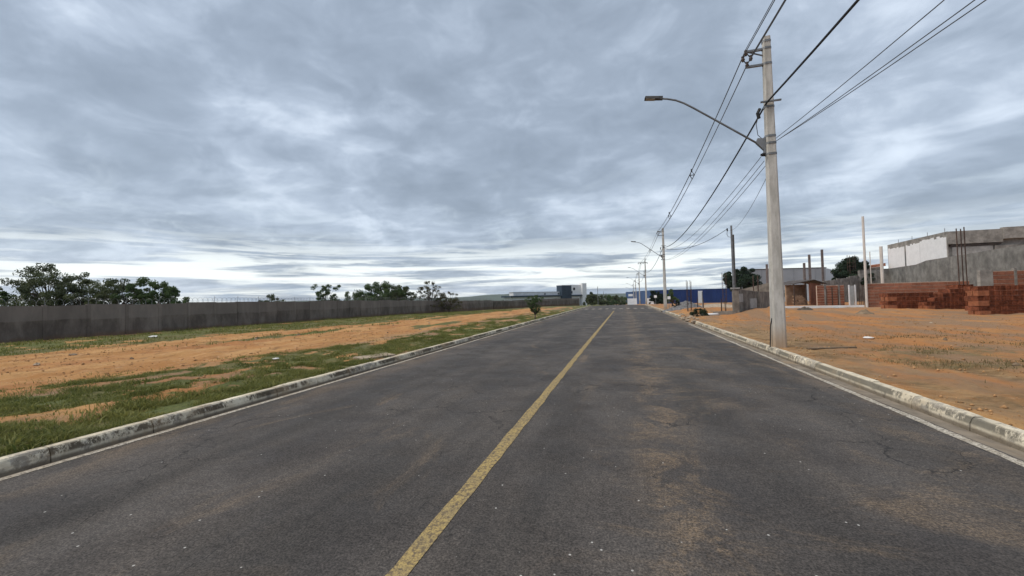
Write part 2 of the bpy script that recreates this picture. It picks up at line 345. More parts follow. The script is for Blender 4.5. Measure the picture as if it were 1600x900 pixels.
# --- concrete, masonry, metal
m, nt, b, pos = newmat('pole_concrete'); MAT['pole_concrete'] = m
c = mix(nt, ramp(nt, noise(nt, vscale(nt, pos, (3, 3, .7)), 1.8, 7, .7), .36, .64), (.42, .40, .36, 1), (.60, .575, .53, 1))
c = mix(nt, ramp(nt, noise(nt, vscale(nt, pos, (9, 9, .35)), 1.2, 5, .6), .55, .7, 0, .5), c, (.31, .29, .26, 1))
sp = N(nt, 'ShaderNodeSeparateXYZ', None, Vector=pos)
c = mix(nt, math_(nt, 'MULTIPLY', ramp(nt, sp.outputs[2], .95, .15), .75), c, (.36, .23, .125, 1))
setc(nt, b, c, .9, noise(nt, pos, 22, 6, .7), .35, .01)
m, nt, b, pos = newmat('old_wall_plaster'); MAT['old_wall_plaster'] = m
sp = N(nt, 'ShaderNodeSeparateXYZ', None, Vector=pos)
oi = N(nt, 'ShaderNodeObjectInfo').outputs['Random']
c = mix(nt, ramp(nt, noise(nt, vscale(nt, pos, (1, 1, .4)), 1.1, 8, .72), .36, .64), (.105, .087, .074, 1), (.205, .172, .148, 1))
c = mix(nt, ramp(nt, noise(nt, vscale(nt, pos, (1.6, 1.6, .22)), 1.3, 7, .7), .52, .70, 0, .55), c, (.092, .077, .066, 1))
zj = math_(nt, 'ADD', sp.outputs[2], math_(nt, 'ADD', math_(nt, 'MULTIPLY', noise(nt, pos, 2.2, 4), .14), math_(nt, 'MULTIPLY', oi, .12)))
c = mix(nt, ramp(nt, zj, 1.22, 1.27, 0, .5), c, (.235, .205, .183, 1))
c = mix(nt, ramp(nt, math_(nt, 'ADD', sp.outputs[2], math_(nt, 'MULTIPLY', noise(nt, pos, 1.5, 5), .4)), .62, .32, 0, .7), c, (.14, .085, .05, 1))
k = ramp(nt, oi, 0, 1, .90, 1.16, False)
c = mix(nt, 1., c, N(nt, 'ShaderNodeCombineXYZ', None, X=k, Y=k, Z=k).outputs[0], 'MULTIPLY')
setc(nt, b, c, .95, noise(nt, pos, 14, 7, .7), .5, .03)
simple('raw_concrete', (.27, .255, .232), .95, .35, 1.2, dirt=(.18, .168, .152), bs=.4, bd=.03)
simple('grey_render', (.215, .212, .198), .95, .35, .9, dirt=(.135, .132, .122), bs=.4, bd=.03)
simple('block_masonry', (.20, .18, .155), .95, .4, 1.6, dirt=(.115, .10, .085), bs=.5, bd=.04)
simple('pale_plaster', (.36, .355, .34), .9, .2, 2.2, dirt=(.27, .26, .24))
simple('white_plaster', (.70, .71, .72), .8, .10, 1.0, dirt=(.56, .56, .56))
simple('white_paint', (.82, .82, .82), .6, .06, 1.5)
simple('charcoal_panel', (.040, .060, .085), .5, .15, .5)
simple('dark_glass', (.018, .024, .032), .15, .1, .5)
simple('blue_sheet', (.016, .042, .165), .55, .12, .3)
simple('blue_side_sheet', (.035, .078, .19), .55, .12, .3)
simple('grey_sheet', (.33, .335, .36), .55, .10, .15)
simple('pale_sheet', (.55, .565, .60), .55, .08, .15)
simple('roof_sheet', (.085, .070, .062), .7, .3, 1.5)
simple('hollow_brick', (.28, .105, .052), .95, .28, 5., dirt=(.33, .145, .08), bs=.5)
simple('hollow_brick_shaded', (.195, .064, .032), .95, .45, 5., dirt=(.125, .041, .023), bs=.5)  # darker copy of hollow_brick, shade of the open cells in its colour
simple('wall_brick', (.29, .125, .078), .95, .25, 1.6, dirt=(.22, .09, .055), bs=.5)
simple('pale_brick', (.37, .25, .165), .95, .25, 2., dirt=(.25, .165, .11))
simple('mortar', (.52, .40, .32), .95, .2, 3.)
simple('galvanised', (.20, .205, .21), .5, .2, 4., metal=.4)
simple('lamp_grey', (.075, .073, .070), .5, .15, 6.)
simple('lamp_lens', (.42, .41, .38), .3, .05, 9.)
simple('black_rubber', (.018, .018, .019), .6, .15, 5.)
simple('cable_grey', (.085, .088, .095), .6, .1, 3.)
simple('rust_steel', (.075, .050, .040), .85, .3, 4.)
simple('rusty_tube', (.16, .13, .12), .8, .25, 3.)
simple('pipe_white', (.60, .55, .50), .5, .08, 2.)
simple('grey_metal_gate', (.42, .44, .44), .6, .12, 2.)
simple('porcelain', (.10, .075, .065), .35, .15, 8.)
simple('bark', (.085, .068, .052), .95, .3, 4., bs=.6)
simple('wood', (.20, .145, .095), .9, .3, 6.)
simple('gravel_grey', (.20, .195, .195), .95, .45, 6., bs=.8, bd=.06)
simple('stone', (.34, .27, .20), .95, .35, 5., bs=.6, bd=.03)
simple('earth_crumb', (.33, .185, .085), .95, .5, 14., dirt=(.19, .115, .06), bs=.3)
simple('litter_white', (.75, .74, .72), .7, .1, 5.)
simple('far_hill', (.045, .070, .038), 1., .25, .01)
def leaf_mat(name, a, bcol, t=.25):
    m, nt, b, pos = newmat(name); MAT[name] = m
    at = N(nt, 'ShaderNodeAttribute', {'attribute_name': 'tone'}).outputs['Fac']
    c = mix(nt, at, (*a, 1), (*bcol, 1))
    setc(nt, b, c, .7)
    tr = N(nt, 'ShaderNodeBsdfTranslucent', None, Color=c)
    ms = N(nt, 'ShaderNodeMixShader', None, Fac=t, _1=b.outputs[0], _2=tr.outputs[0])
    nt.links.new(ms.outputs[0], nt.nodes['Material Output'].inputs[0])
leaf_mat('leaf_olive', (.052, .068, .036), (.14, .16, .078), .4)
leaf_mat('leaf_green', (.046, .080, .034), (.12, .17, .065), .4)
leaf_mat('leaf_dark', (.016, .030, .020), (.042, .070, .036))
leaf_mat('leaf_dry', (.055, .055, .028), (.135, .125, .062))
leaf_mat('grass_blade', (.060, .092, .020), (.31, .29, .090), .4)
leaf_mat('dry_grass_blade', (.105, .088, .036), (.27, .205, .095), .3)

# ------------------------------------------------------------------ ground sheet
def axis(segs):
    out = []
    for a, b, s in segs: out += list(np.arange(a, b, s))
    return np.array(out+[segs[-1][1]])
gx = axis([(-6000, -600, 900), (-600, -100, 50), (-100, -32, 4), (-32, -20, .6), (-20, -6.6, .14), (-6.6, -5.8, .05), (-5.8, 3.8, 1.2), (3.8, 4.2, .05), (4.2, 12, .12), (12, 24, .3), (24, 60, 1.5), (60, 200, 10), (200, 600, 50), (600, 6000, 900)])
gy = axis([(-600, -60, 60), (-60, 0, 6), (0, 16, .14), (16, 34, .3), (34, 60, .8), (60, 120, 2), (120, 300, 8), (300, 900, 60), (900, 9000, 900)])
GX, GY = np.meshgrid(gx, gy)
GZ = ground_z(GX, GY)
corr = (GX > -6.08) & (GX < 3.90) & (GY > -45)
GZ = np.where(corr, slope(GY)-.14, GZ)
nx, ny = len(gx), len(gy)
idx = np.arange(nx*ny).reshape(ny, nx)
fq = np.stack([idx[:-1, :-1], idx[:-1, 1:], idx[1:, 1:], idx[1:, :-1]], -1).reshape(-1, 4)
tag(np_mesh('ground', np.stack([GX, GY, GZ], -1).reshape(-1, 3), fq, MAT['soil'], attrs={'grass': grass_mask(GX, GY)}, smooth=True), kind='structure')

def strip(x0, x1, ys, dz, name, m, jag=0., parent=None, slant=0.):
    v = []; f = []
    for k, y in enumerate(ys):
        j0 = jag*(fbm(np.array(y*3.), np.array(2.))-.5); j1 = jag*(fbm(np.array(y*3.), np.array(9.))-.5)
        o = slant*(y-2)
        z = float(slope(y))+dz
        v += [(x0+j0+o, y, z), (x1+j1+o, y, z)]
        if k: f.append((2*k-2, 2*k-1, 2*k+1, 2*k))
    me = bpy.data.meshes.new(name); me.from_pydata(v, [], f); return link(name, me, m, parent)
ys_road = list(np.arange(-40, 16, 1.))+list(np.arange(16, 235, 3.))
road = strip(ROAD_L, ROAD_R, ys_road, 0., 'road', MAT['asphalt']); tag(road, kind='structure')
cross = MB()      # the cross street at the crest
for a, b_ in ((-70, ROAD_L), (ROAD_R, 60)):
    for y in range(84, 102, 3): cross.quad((a, y, slope(y)+.014), (b_, y, slope(y)+.014), (b_, y+3, slope(y+3)+.014), (a, y+3, slope(y+3)+.014))
tag(cross.build('cross_street', MAT['asphalt']), kind='structure')
ysn = list(np.arange(-20, 30, .25))+list(np.arange(30, 84, 1.))
mk = strip(-1.40, -1.265, [y for y in ysn if -18 < y < 50], .004, 'centre_line', MAT['yellow_paint'], .035, slant=.0036); tag(mk, kind='structure')
mk = strip(ROAD_L+.015, ROAD_L+.095, ysn, .004, 'left_edge_line', MAT['white_line_paint'], .025); tag(mk, kind='structure')
mk = strip(ROAD_R-.125, ROAD_R-.03, [y for y in ysn if y < 25], .004, 'right_edge_line', MAT['white_line_paint'], .05); tag(mk, kind='structure')
st = MB(); st.box(-1.2, 3.3, 42.0, 42.45, -.01, .004); tag(st.build('stop_line', MAT['faded_line_paint']), kind='structure')
zb = MB()
for k in range(10):
    x = -5.3+k*.93; zb.box(x, x+.42, 56.3, 59.6, -.01, .005)
tag(zb.build('zebra_crossing', MAT['faded_zebra_paint']), kind='structure')
g = MB()          # gutters fall towards the kerbs
for a, b_ in zip(ysn[:-1], ysn[1:]):
    za, zb_ = float(slope(a)), float(slope(b_))
    g.quad((ROAD_R-.01, a, za-.003), (KERB_R-.04, a, za-.03), (KERB_R-.04, b_, zb_-.03), (ROAD_R-.01, b_, zb_-.003)); g.quad((KERB_R-.04, a, za-.03), (KERB_R-.04, a, za-.16), (KERB_R-.04, b_, zb_-.16), (KERB_R-.04, b_, zb_-.03))
tag(g.build('right_gutter', MAT['gutter_concrete']), kind='structure')
g = MB()
for a, b_ in zip(ysn[:-1], ysn[1:]):
    za, zb_ = float(slope(a)), float(slope(b_))
    g.quad((KERB_L+.085, a, za-.02), (ROAD_L+.005, a, za-.004), (ROAD_L+.005, b_, zb_-.004), (KERB_L+.085, b_, zb_-.02)); g.quad((KERB_L+.085, a, za-.15), (KERB_L+.085, a, za-.02), (KERB_L+.085, b_, zb_-.02), (KERB_L+.085, b_, zb_-.15))
tag(g.build('left_gutter', MAT['gutter_concrete']), kind='structure')

g = MB()  # dark strip along the bottom of both kerb gaps, painted shade
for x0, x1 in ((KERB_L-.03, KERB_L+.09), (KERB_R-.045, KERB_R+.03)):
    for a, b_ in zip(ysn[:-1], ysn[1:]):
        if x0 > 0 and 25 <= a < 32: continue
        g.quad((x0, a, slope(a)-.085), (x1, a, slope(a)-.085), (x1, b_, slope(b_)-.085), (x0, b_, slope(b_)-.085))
tag(g.build('gap_shade_strip', MAT['gap_shade']), kind='structure')
# kerbs: stone by stone
def kerb_stone_mesh(L, side, seed):
    r = random.Random(seed); n = 5; v = []; f = []
    prof = [(0, -.16), (.010, .045), (.030, .108), (.048, .128), (.135, .132), (.150, .10), (.150, -.10)]
    for k in range(n+1):
        y = (L-.012)*k/n
        for i, (px, pz) in enumerate(prof):
            j = .003 if 0 < i < 6 else 0
            e = .006 if k in (0, n) and i in (2, 3, 4) else 0
            v.append((side*(px+r.uniform(-j, j)+e), y, pz+r.uniform(-j, j)-e))
    p = len(prof)
    for k in range(n):
        for i in range(p-1):
            q = (k*p+i, k*p+i+1, (k+1)*p+i+1, (k+1)*p+i); f.append(q if side > 0 else q[::-1])
    f.append(tuple(range(p))[::-1]); f.append(tuple(n*p+i for i in range(p)))
    me = bpy.data.meshes.new('kerb_stone'); me.from_pydata(v, [], f)
    return me
def kerb(name, x, side, spans, m):
    root = tag(empty(name, (x, 0, 0)), kind='structure')
    meshes = [kerb_stone_mesh(1., side, 10+i) for i in range(6)]
    for me in meshes: me.materials.append(m)
    for (y0, y1) in spans:
        for k in range(int(y1-y0)):
            o = bpy.data.objects.new('kerb_stone', random.choice(meshes)); col.objects.link(o); o.parent = root
            y = y0+k
            o.location = (random.uniform(-.008, .008), y, float(slope(y))+random.uniform(-.006, .006)); o.rotation_euler = (random.uniform(-.004, .004), 0, random.uniform(-.006, .006))
kerb('left_kerb', KERB_L, -1, ((-6, 84),), MAT['kerb_paint_mildew'])
kerb('right_kerb', KERB_R, 1, ((-4, 25), (32, 84)), MAT['kerb_paint_grey'])

# ------------------------------------------------------------------ grass (uncountable)
def pos_x(p): return p[:, 0]
def blades(name, pts, h, wd, m, lean=.6):
    n = len(pts); z = ground_z(pts[:, 0], pts[:, 1]); a = rng.random(n)*2*PI; la = rng.random(n)*2*PI
    hh = h*(.4+.9*rng.random(n))*(.55+1.1*sst(fbm(pos_x(pts)*1.1, pts[:, 1]*1.1+30, 3), .35, .65)); ln = hh*lean*rng.random(n)*1.6
    wx = np.cos(a)*wd*.5; wy = np.sin(a)*wd*.5
    b0 = np.stack([pts[:, 0]-wx, pts[:, 1]-wy, z-.015], -1); b1 = np.stack([pts[:, 0]+wx, pts[:, 1]+wy, z-.015], -1)
    mx = pts[:, 0]+np.cos(la)*ln*.35; my = pts[:, 1]+np.sin(la)*ln*.35
    m0 = np.stack([mx-wx*.8, my-wy*.8, z+hh*.6], -1); m1 = np.stack([mx+wx*.8, my+wy*.8, z+hh*.6], -1)
    tp = np.stack([pts[:, 0]+np.cos(la)*ln, pts[:, 1]+np.sin(la)*ln, z+hh*.92], -1)
    v = np.stack([b0, b1, m0, m1, tp], 1).reshape(-1, 3); i = np.arange(n)*5
    f = np.stack([np.stack([i, i+1, i+3], -1), np.stack([i, i+3, i+2], -1), np.stack([i+2, i+3, i+4], -1)], 1).reshape(-1, 3)
    tone = np.clip(.6*fbm(pts[:, 0]*1.2, pts[:, 1]*1.2)+.6*rng.random(n)-.1, 0, 1)
    o = np_mesh(name, v, f, m, attrs={'tone': np.repeat(tone, 5)}); tag(o, kind='stuff'); return o
def scatter(n, x0, x1, y0, y1, clump, p=1.):
    q = np.stack([rng.uniform(x0, x1, n), y0+(y1-y0)*rng.random(n)**p], -1)
    k = grass_mask(q[:, 0], q[:, 1])*sst(fbm(q[:, 0]*clump, q[:, 1]*clump, 3), .34, .60)
    return q[rng.random(n) < k]
blades('verge_grass', np.concatenate([scatter(330000, -12.5, -6.10, .5, 16, 2.4), scatter(130000, -10.5, -6.10, 16, 45, 1.6)]), .043, .0095, MAT['grass_blade'], 1.2)
blades('wall_strip_grass', scatter(90000, -29, -13, 6, 62, 1.2), .08, .03, MAT['grass_blade'])
blades('sparse_dry_grass', scatter(90000, 4.2, 14, 2, 20, 2.0), .045, .011, MAT['dry_grass_blade'], 1.0)
def clods(name, pts, m):
    n = len(pts); z = ground_z(pts[:, 0], pts[:, 1]); r = .008+.032*rng.random(n)**6
    base = np.array([(1, 0, 0), (0, 1, 0), (-1, 0, 0), (0, -1, 0), (0, 0, .75), (0, 0, -.6)])
    v = base[None]*r[:, None, None]*(.65+.7*rng.random((n, 6, 1)))
    a = rng.random(n)*6.28; c, q = np.cos(a)[:, None], np.sin(a)[:, None]
    v = np.stack([v[:, :, 0]*c-v[:, :, 1]*q, v[:, :, 0]*q+v[:, :, 1]*c, v[:, :, 2]], -1)+np.stack([pts[:, 0], pts[:, 1], z+r*.25], -1)[:, None]
    fb = np.array([(0, 1, 4), (1, 2, 4), (2, 3, 4), (3, 0, 4), (1, 0, 5), (2, 1, 5), (3, 2, 5), (0, 3, 5)])
    f = (fb[None]+np.arange(n)[:, None, None]*6).reshape(-1, 3)
    tag(np_mesh(name, v.reshape(-1, 3), f, m), kind='stuff')
def cl_pts(n, x0, x1, y0, y1):
    q = np.stack([rng.uniform(x0, x1, n), y0+(y1-y0)*rng.random(n)**1.5], -1)
    return q[rng.random(n) < (sst(fbm(q[:, 0]*.6+60, q[:, 1]*.6, 3), .35, .6)+.12)*(1-1.2*grass_mask(q[:, 0], q[:, 1]))]
clods('loose_earth', np.concatenate([cl_pts(16000, -20, -6.2, 1, 24), cl_pts(20000, 4.0, 18, 2, 30)]), MAT['earth_crumb'])
# low leafy weeds along the verge
def weed_points():
    out = []
    for k in range(420):
        x = random.uniform(-9.4, -6.2); y = 1+26*random.random()**1.5
        if grass_mask(x, y) < .5: continue
        r = random.uniform(.05, .16)
        for j in range(int(30*r/.08)): out.append((x+random.gauss(0, r), y+random.gauss(0, r)))
    out = np.array(out); return out[out[:, 0] < -6.2]
blades('verge_weeds', weed_points(), .065, .022, MAT['grass_blade'], 1.2)

# ------------------------------------------------------------------ foliage
def leaf_cloud(centres, radii, per, size, seed, flat=.8):
    r = np.random.default_rng(seed); c = np.array(centres); ra = np.array(radii)
    k = np.repeat(np.arange(len(c)), per); n = len(k)
    d = r.normal(size=(n, 3)); d /= np.linalg.norm(d, axis=1)[:, None]
    p = c[k]+d*(ra[k]*(r.random(n)**.45))[:, None]*np.array([1, 1, flat])
    u = r.normal(size=(n, 3)); u /= np.linalg.norm(u, axis=1)[:, None]
    vv = np.cross(u, r.normal(size=(n, 3))); vv /= np.linalg.norm(vv, axis=1)[:, None]
    s = size*(.6+.8*r.random(n))[:, None]
    q = np.stack([p-u*s, p+vv*s*.45, p+u*s, p-vv*s*.45], 1).reshape(-1, 3)
    i = np.arange(n)*4; f = np.stack([i, i+1, i+2, i+3], -1)
    ct = r.random(len(c)); tone = np.clip(.55*ct[k]+.45*r.random(n), 0, 1)
    return q, f, np.repeat(tone, 4)
def tree(name, base, h, rx, crown_lo, label, cat, mat, ncl=40, per=120, size=.16, group=None, seed=1, rc=.16, top=None, shape='dome', trunk_r=.12, lean=(0, 0)):
    """tapered trunk, limbs to every clump, crown of leaf clumps with gaps"""
    R = random.Random(seed); x, y = base; z = gz(x, y)-.05
    root = tag(empty(name, (x, y, z)), label, cat, group)
    cs = []; rs = []
    for k in range(ncl):
        while True:
            a = R.uniform(0, 2*PI); q = R.random()**.5; t = R.random()
            prof = {'dome': math.sqrt(max(0, 1-t*t)), 'vase': .35+.65*t, 'spread': (1-.55*t) if t > .25 else .75+t, 'round': math.sqrt(max(0.05, 1-(2*t-1)**2))}[shape]
            if R.random() < prof+.1: break
        rr = rx*q*prof
        cs.append((lean[0]*t+rr*math.cos(a), lean[1]*t+rr*math.sin(a), crown_lo*h+t*(1-crown_lo)*h)); rs.append(rx*rc*R.uniform(.6, 1.35))
    tb = MB(); fk = crown_lo*h*.75
    tb.tube([(0, 0, -.1), (R.uniform(-.04, .04), R.uniform(-.04, .04), fk*.5), (R.uniform(-.06, .06), 0, fk)], [trunk_r*1.25, trunk_r, trunk_r*.85], 7)
    tb.build('trunk', MAT['bark'], root, True)
    lb = MB()
    for k, (cx, cy, cz) in enumerate(cs):
        if k % 2 and ncl > 16: continue
        s = Vector((0, 0, fk*R.uniform(.8, 1))); e_ = Vector((cx, cy, cz)); mid = s.lerp(e_, .5)+Vector((R.gauss(0, .06*rx), R.gauss(0, .06*rx), .08*rx))
        lb.tube([s, mid, e_], [trunk_r*.5, trunk_r*.26, trunk_r*.08], 4, False)
    lb.build('limbs', MAT['bark'], root)
    v, f, tone = leaf_cloud(cs, rs, int(per*2.2), size*.72, seed)
    np_mesh('crown', v, f, MAT[mat], root, {'tone': tone})
    return root
G1 = 'trees behind the left boundary wall'
tree('broadleaf_tree', (-43.0, 21.4), 5.0, 3.2, .30, 'tallest dark olive tree at far left, rising behind the grey boundary wall', 'tree', 'leaf_olive', 92, 62, .10, G1, 11, .125, trunk_r=.14, shape='dome')
tree('broadleaf_tree', (-40.6, 22.0), 4.0, 2.3, .28, 'dense dark tree directly right of the tallest tree behind the grey wall', 'tree', 'leaf_olive', 62, 66, .10, G1, 12, .14)
tree('broadleaf_tree', (-38.2, 22.7), 3.75, 2.3, .52, 'airy middle tree of the far left clump with sky showing under its crown', 'tree', 'leaf_olive', 52, 60, .10, G1, 13, .13, shape='dome')
tree('broadleaf_tree', (-35.9, 23.4), 3.85, 2.1, .40, 'greener tree with rounded top at the right end of the far left clump', 'tree', 'leaf_green', 60, 70, .10, G1, 14, .14)
tree('broadleaf_tree', (-34.0, 23.9), 3.0, 1.5, .45, 'low drooping tree at the rightmost tip of the far left clump', 'tree', 'leaf_green', 34, 60, .09, G1, 15, .15)
tree('leafy_bush', (-46.3, 20.0), 3.1, 1.6, .2, 'bright green bush at the far left picture edge behind the wall', 'bush', 'leaf_green', 40, 80, .10, G1, 16, .18)
tree('leafy_bush', (-45.6, 21.6), 3.9, 1.3, .3, 'thin pale bush between the picture edge and the tallest left tree', 'bush', 'leaf_dry', 34, 36, .09, G1, 26, .16)
tree('leafy_bush', (-37.3, 36.5), 2.6, 1.5, .5, 'small lone bush just topping the wall between the two tree clumps', 'bush', 'leaf_olive', 24, 50, .10, G1, 17, .17)
tree('broadleaf_tree', (-38.6, 46.2), 4.0, 2.0, .25, 'wispy tree at the left end of the second tree clump behind the wall', 'tree', 'leaf_green', 46, 44, .12, G1, 18, .15, shape='vase')
tree('broadleaf_tree', (-36.4, 48.3), 3.2, 2.6, .25, 'low green tree in the second clump, beside the wispy one', 'tree', 'leaf_green', 50, 70, .12, G1, 19, .17)
tree('broadleaf_tree', (-33.0, 51.0), 4.4, 4.2, .42, 'wide umbrella shaped green tree in the middle of the second clump', 'tree', 'leaf_green', 105, 66, .13, G1, 20, .125, shape='dome')
tree('broadleaf_tree', (-30.8, 52.4), 4.0, 2.2, .45, 'rounded green tree at the right end of the second clump', 'tree', 'leaf_olive', 50, 60, .13, G1, 24, .16)
tree('broadleaf_tree', (-27.4, 54.6), 4.6, 2.4, .2, 'sparse twiggy tree behind the wall, with sky between its upright stems', 'tree', 'leaf_dry', 90, 30, .10, G1, 21, .12, shape='dome')
tree('leafy_bush', (-25.4, 56.9), 3.1, 2.0, .2, 'sparse low bush right of the twiggy tree behind the wall', 'bush', 'leaf_dry', 44, 34, .10, G1, 22, .14, shape='dome')
tree('kerbside_sapling', (-6.36, 29.6), 1.75, .75, .30, 'small spiky dark green sapling on the left verge beside the kerb', 'sapling', 'leaf_green', 44, 30, .06, None, 23, .2, trunk_r=.045, shape='vase')
G2 = 'trees on the right building lots'
tree('broadleaf_tree', (21.0, 83.4), 6.6, 3.1, .30, 'round dark tree behind the tall metal service post and the block wall', 'tree', 'leaf_dark', 80, 230, .16, G2, 31, .20, trunk_r=.16, shape='round')
tree('leafy_bush', (24.6, 82.0), 3.0, 2.4, .3, 'low green shrub between the round dark tree and the concrete pole', 'bush', 'leaf_green', 26, 110, .14, G2, 32, .22)
tree('broadleaf_tree', (33.0, 73.2), 6.4, 2.5, .40, 'dense dark green tree behind the plank fence, left of the white pipe', 'tree', 'leaf_dark', 90, 260, .14, G2, 33, .21, trunk_r=.15, lean=(.6, 0))
G3 = 'trees past the crossing'
for i, (x, y, h, rx, l, mt) in enumerate((
        (-9.0, 118, 3.0, 2.2, 'grey green shrubby tree right beside the white tower past the crossing', 'leaf_olive'),
        (-10.6, 142, 4.6, 2.2, 'dark tree behind the white tower, level with its balconies', 'leaf_dark'),
        (-7.2, 128, 3.2, 2.6, 'olive tree second from the white tower past the crossing', 'leaf_olive'),
        (-5.6, 150, 3.6, 3.6, 'wide green tree third from the white tower past the crossing', 'leaf_green'),
        (-2.9, 158, 3.5, 3.8, 'wide olive tree fourth from the white tower past the crossing', 'leaf_olive'),
        (-1.2, 168, 3.3, 3.4, 'green tree against the left corner of the blue warehouse', 'leaf_green'),
        (6.8, 100, 3.2, 1.7, 'dark leafy tree in front of the blue warehouse, left of the second pole', 'leaf_dark'),
        (8.6, 104, 2.4, 1.5, 'dark shrub in front of the blue warehouse, right of the third pole', 'leaf_dark'))):
    tree('roadside_tree', (x, y), h, rx, .12, l, 'tree', mt, 44, 60, .2, G3, 40+i, .18)
tree('leafy_bush', (6.6, 62), 2.4, .95, .25, 'small green bush right of the second pole in front of the blue warehouse', 'bush', 'leaf_green', 20, 60, .10, None, 55, .25)
tree('leafy_bush', (4.9, 43.0), 1.15, .38, .25, 'thin dark shrub at the foot of the second pole', 'bush', 'leaf_dark', 12, 40, .05, None, 56, .26)
tree('leafy_bush', (4.75, 29.6), .62, .62, .1, 'low dark green weed clump on the kerb end by the white plastic pipe', 'bush', 'leaf_dark', 20, 60, .05, None, 57, .26, trunk_r=.02)

# ------------------------------------------------------------------ left boundary wall
def frame(p, ang): return Matrix.Translation(Vector(p)) @ Matrix.Rotation(ang, 4, 'Z')
def lwall(name, label, A, B, n, h, razor, seed, pier_w=.16):
    A = Vector(A); B = Vector(B); d = (B-A); L = d.length; u = d/L; R = random.Random(seed)
    ang = math.atan2(u.y, u.x); root = tag(empty(name, (A.x, A.y, 0), ang), label, 'wall')
    step = L/n; zs = [gz(*(A+u*step*k)) for k in range(n+1)]
    for k in range(n):
        b = MB(); x0, x1 = k*step+pier_w/2, (k+1)*step-pier_w/2; z0, z1 = zs[k]-.3, zs[k+1]-.3; tz = R.uniform(-.03, .02)
        b.hexa([(x0, -.06, z0), (x1, -.06, z1), (x1, .06, z1), (x0, .06, z0), (x0, -.06, zs[k]+h+tz), (x1, -.06, zs[k+1]+h+tz), (x1, .06, zs[k+1]+h+tz), (x0, .06, zs[k]+h+tz)])
        b.build('wall_panel', MAT['old_wall_plaster'], root)
    for k in range(n+1):
        b = MB(); x = k*step; b.box(x-pier_w/2, x+pier_w/2, -.085, .085, zs[k]-.3, zs[k]+h+.02); b.build('pier', MAT['old_wall_plaster'], root)
    if razor:
        wb = MB(); pts = []; T = int(razor/.34)
        for i in range(T*9):
            t = i/9; x = t*.34; z = float(np.interp(x, np.arange(n+1)*step, zs))+h+.16
            pts.append((x, .17*math.cos(2*PI*t), z+.17*math.sin(2*PI*t)))
        wb.tube(pts, .008, 3, False); tag(wb.build('razor_wire', MAT['galvanised'], root), kind='stuff')
        for k in range(0, n+1):
            if k*step > razor: break
            b = MB(); b.tube([(k*step, 0, zs[k]+h), (k*step, -.04, zs[k]+h+.42)], .016, 4); b.build('wire_post', MAT['galvanised'], root)
    return root
lwall('boundary_wall', 'long weathered grey boundary wall with piers and coiled razor wire on top', (-29.1, 3.5), (-25.3, 78), 43, 1.78, 74, 3)
lwall('boundary_wall', 'farther grey boundary wall running from the corner up to the white tower', (-25.2, 78.1), (-10.3, 98.0), 10, 1.78, 0, 4)

# ------------------------------------------------------------------ far left: white building with dark canopy
ub = math.atan2(-.779, -.627)       # along the long side, away from the tower
bx, by = -16.4, 171.7; bz = -1.78
root = tag(empty('white_building', (bx, by, bz), ub), 'long white modern building with dark roof band and square tower at far left', 'building')
def part(name, m, x0, x1, y0, y1, z0, z1, parent):
    b = MB(); b.box(x0, x1, y0, y1, z0, z1); return b.build(name, MAT[m], parent)
# local x runs along the long side towards the left, local +y towards the viewer's side
hall = part('hall_wall', 'white_plaster', 1.6, 36.3, -5, 0, -.5, 4.4, root)
part('roof_band', 'charcoal_panel', 1.2, 37.4, -5.4, .9, 4.15, 4.72, root)
part('upper_wall', 'white_plaster', 12.7, 35.4, -3, -.4, 4.72, 5.95, root)
part('parapet', 'pale_sheet', 12.7, 35.6, -3.1, -.3, 5.96, 6.12, root)
part('stair_block', 'charcoal_panel', 7.4, 12.6, -2.2, .95, -.4, 8.45, root)
part('stair_block_edge', 'pale_sheet', 7.3, 12.7, -2.25, .98, 8.46, 8.62, root)
up_ = part('upper_storey', 'white_paint', 1.2, 7.3, -8, -.1, 4.72, 8.75, root)
for (a, z, w_) in ((4.4, 6.6, 1.0), (5.9, 5.2, .8), (6.6, 6.5, .5)):
    part('window', 'dark_glass', a, a+w_, -.14, -.06, z, z+1.0, up_)
for a in (13, 20): part('window', 'dark_glass', a, a+.6, -.5, -.36, 4.9, 5.5, root)
part('tower', 'white_paint', -1.3, 1.15, -.8, .9, -.4, 9.4, root)
part('tower_side', 'white_paint', -1.2, 1.1, -13, -.82, 7.5, 8.9, root)
part('tower_side', 'white_paint', -1.2, 1.1, -13, -.82, 3.2, 4.7, root)
part('tower_pier', 'white_paint', -1.2, 1.1, -13.6, -13.02, 3.0, 8.9, root)
for k in range(3): part('balcony', 'charcoal_panel', -2.4, -1.22, -11+k*3.4, -8.6+k*3.4, 5.2, 6.2, root)
part('lower_wall', 'raw_concrete', -1.1, 1.1, -13, -.84, -.5, 3.2, root)
# ------------------------------------------------------------------ blue warehouse
wz = gz(12, 205)-.3
root = tag(empty('blue_warehouse', (12, 200, wz), math.radians(14)), 'long low blue metal warehouse beyond the crossing, with a white door', 'warehouse')
sh = MB(); sh.box(0, 42, 0, 45, 0, 6.55); sh.build('shell', MAT['blue_side_sheet'], root)
for k in range(21):
    part('wall_panel', 'blue_sheet', k*2+.04, k*2+1.96, -.12, -.003, .05, 6.5, root)
part('roof_edge', 'blue_side_sheet', -.1, 42.1, -.22, 45, 6.56, 6.72, root)
part('door', 'white_paint', 21.6, 23.6, -.22, -.125, .2, 5.9, root)
for k in range(6): part('side_panel', 'blue_side_sheet', -.12, -.003, k*7.5+.1, k*7.5+7.4, .05, 6.5, root)
part('sign_panel', 'pale_sheet', -.2, -.125, 30, 39, 4.2, 5.4, root)
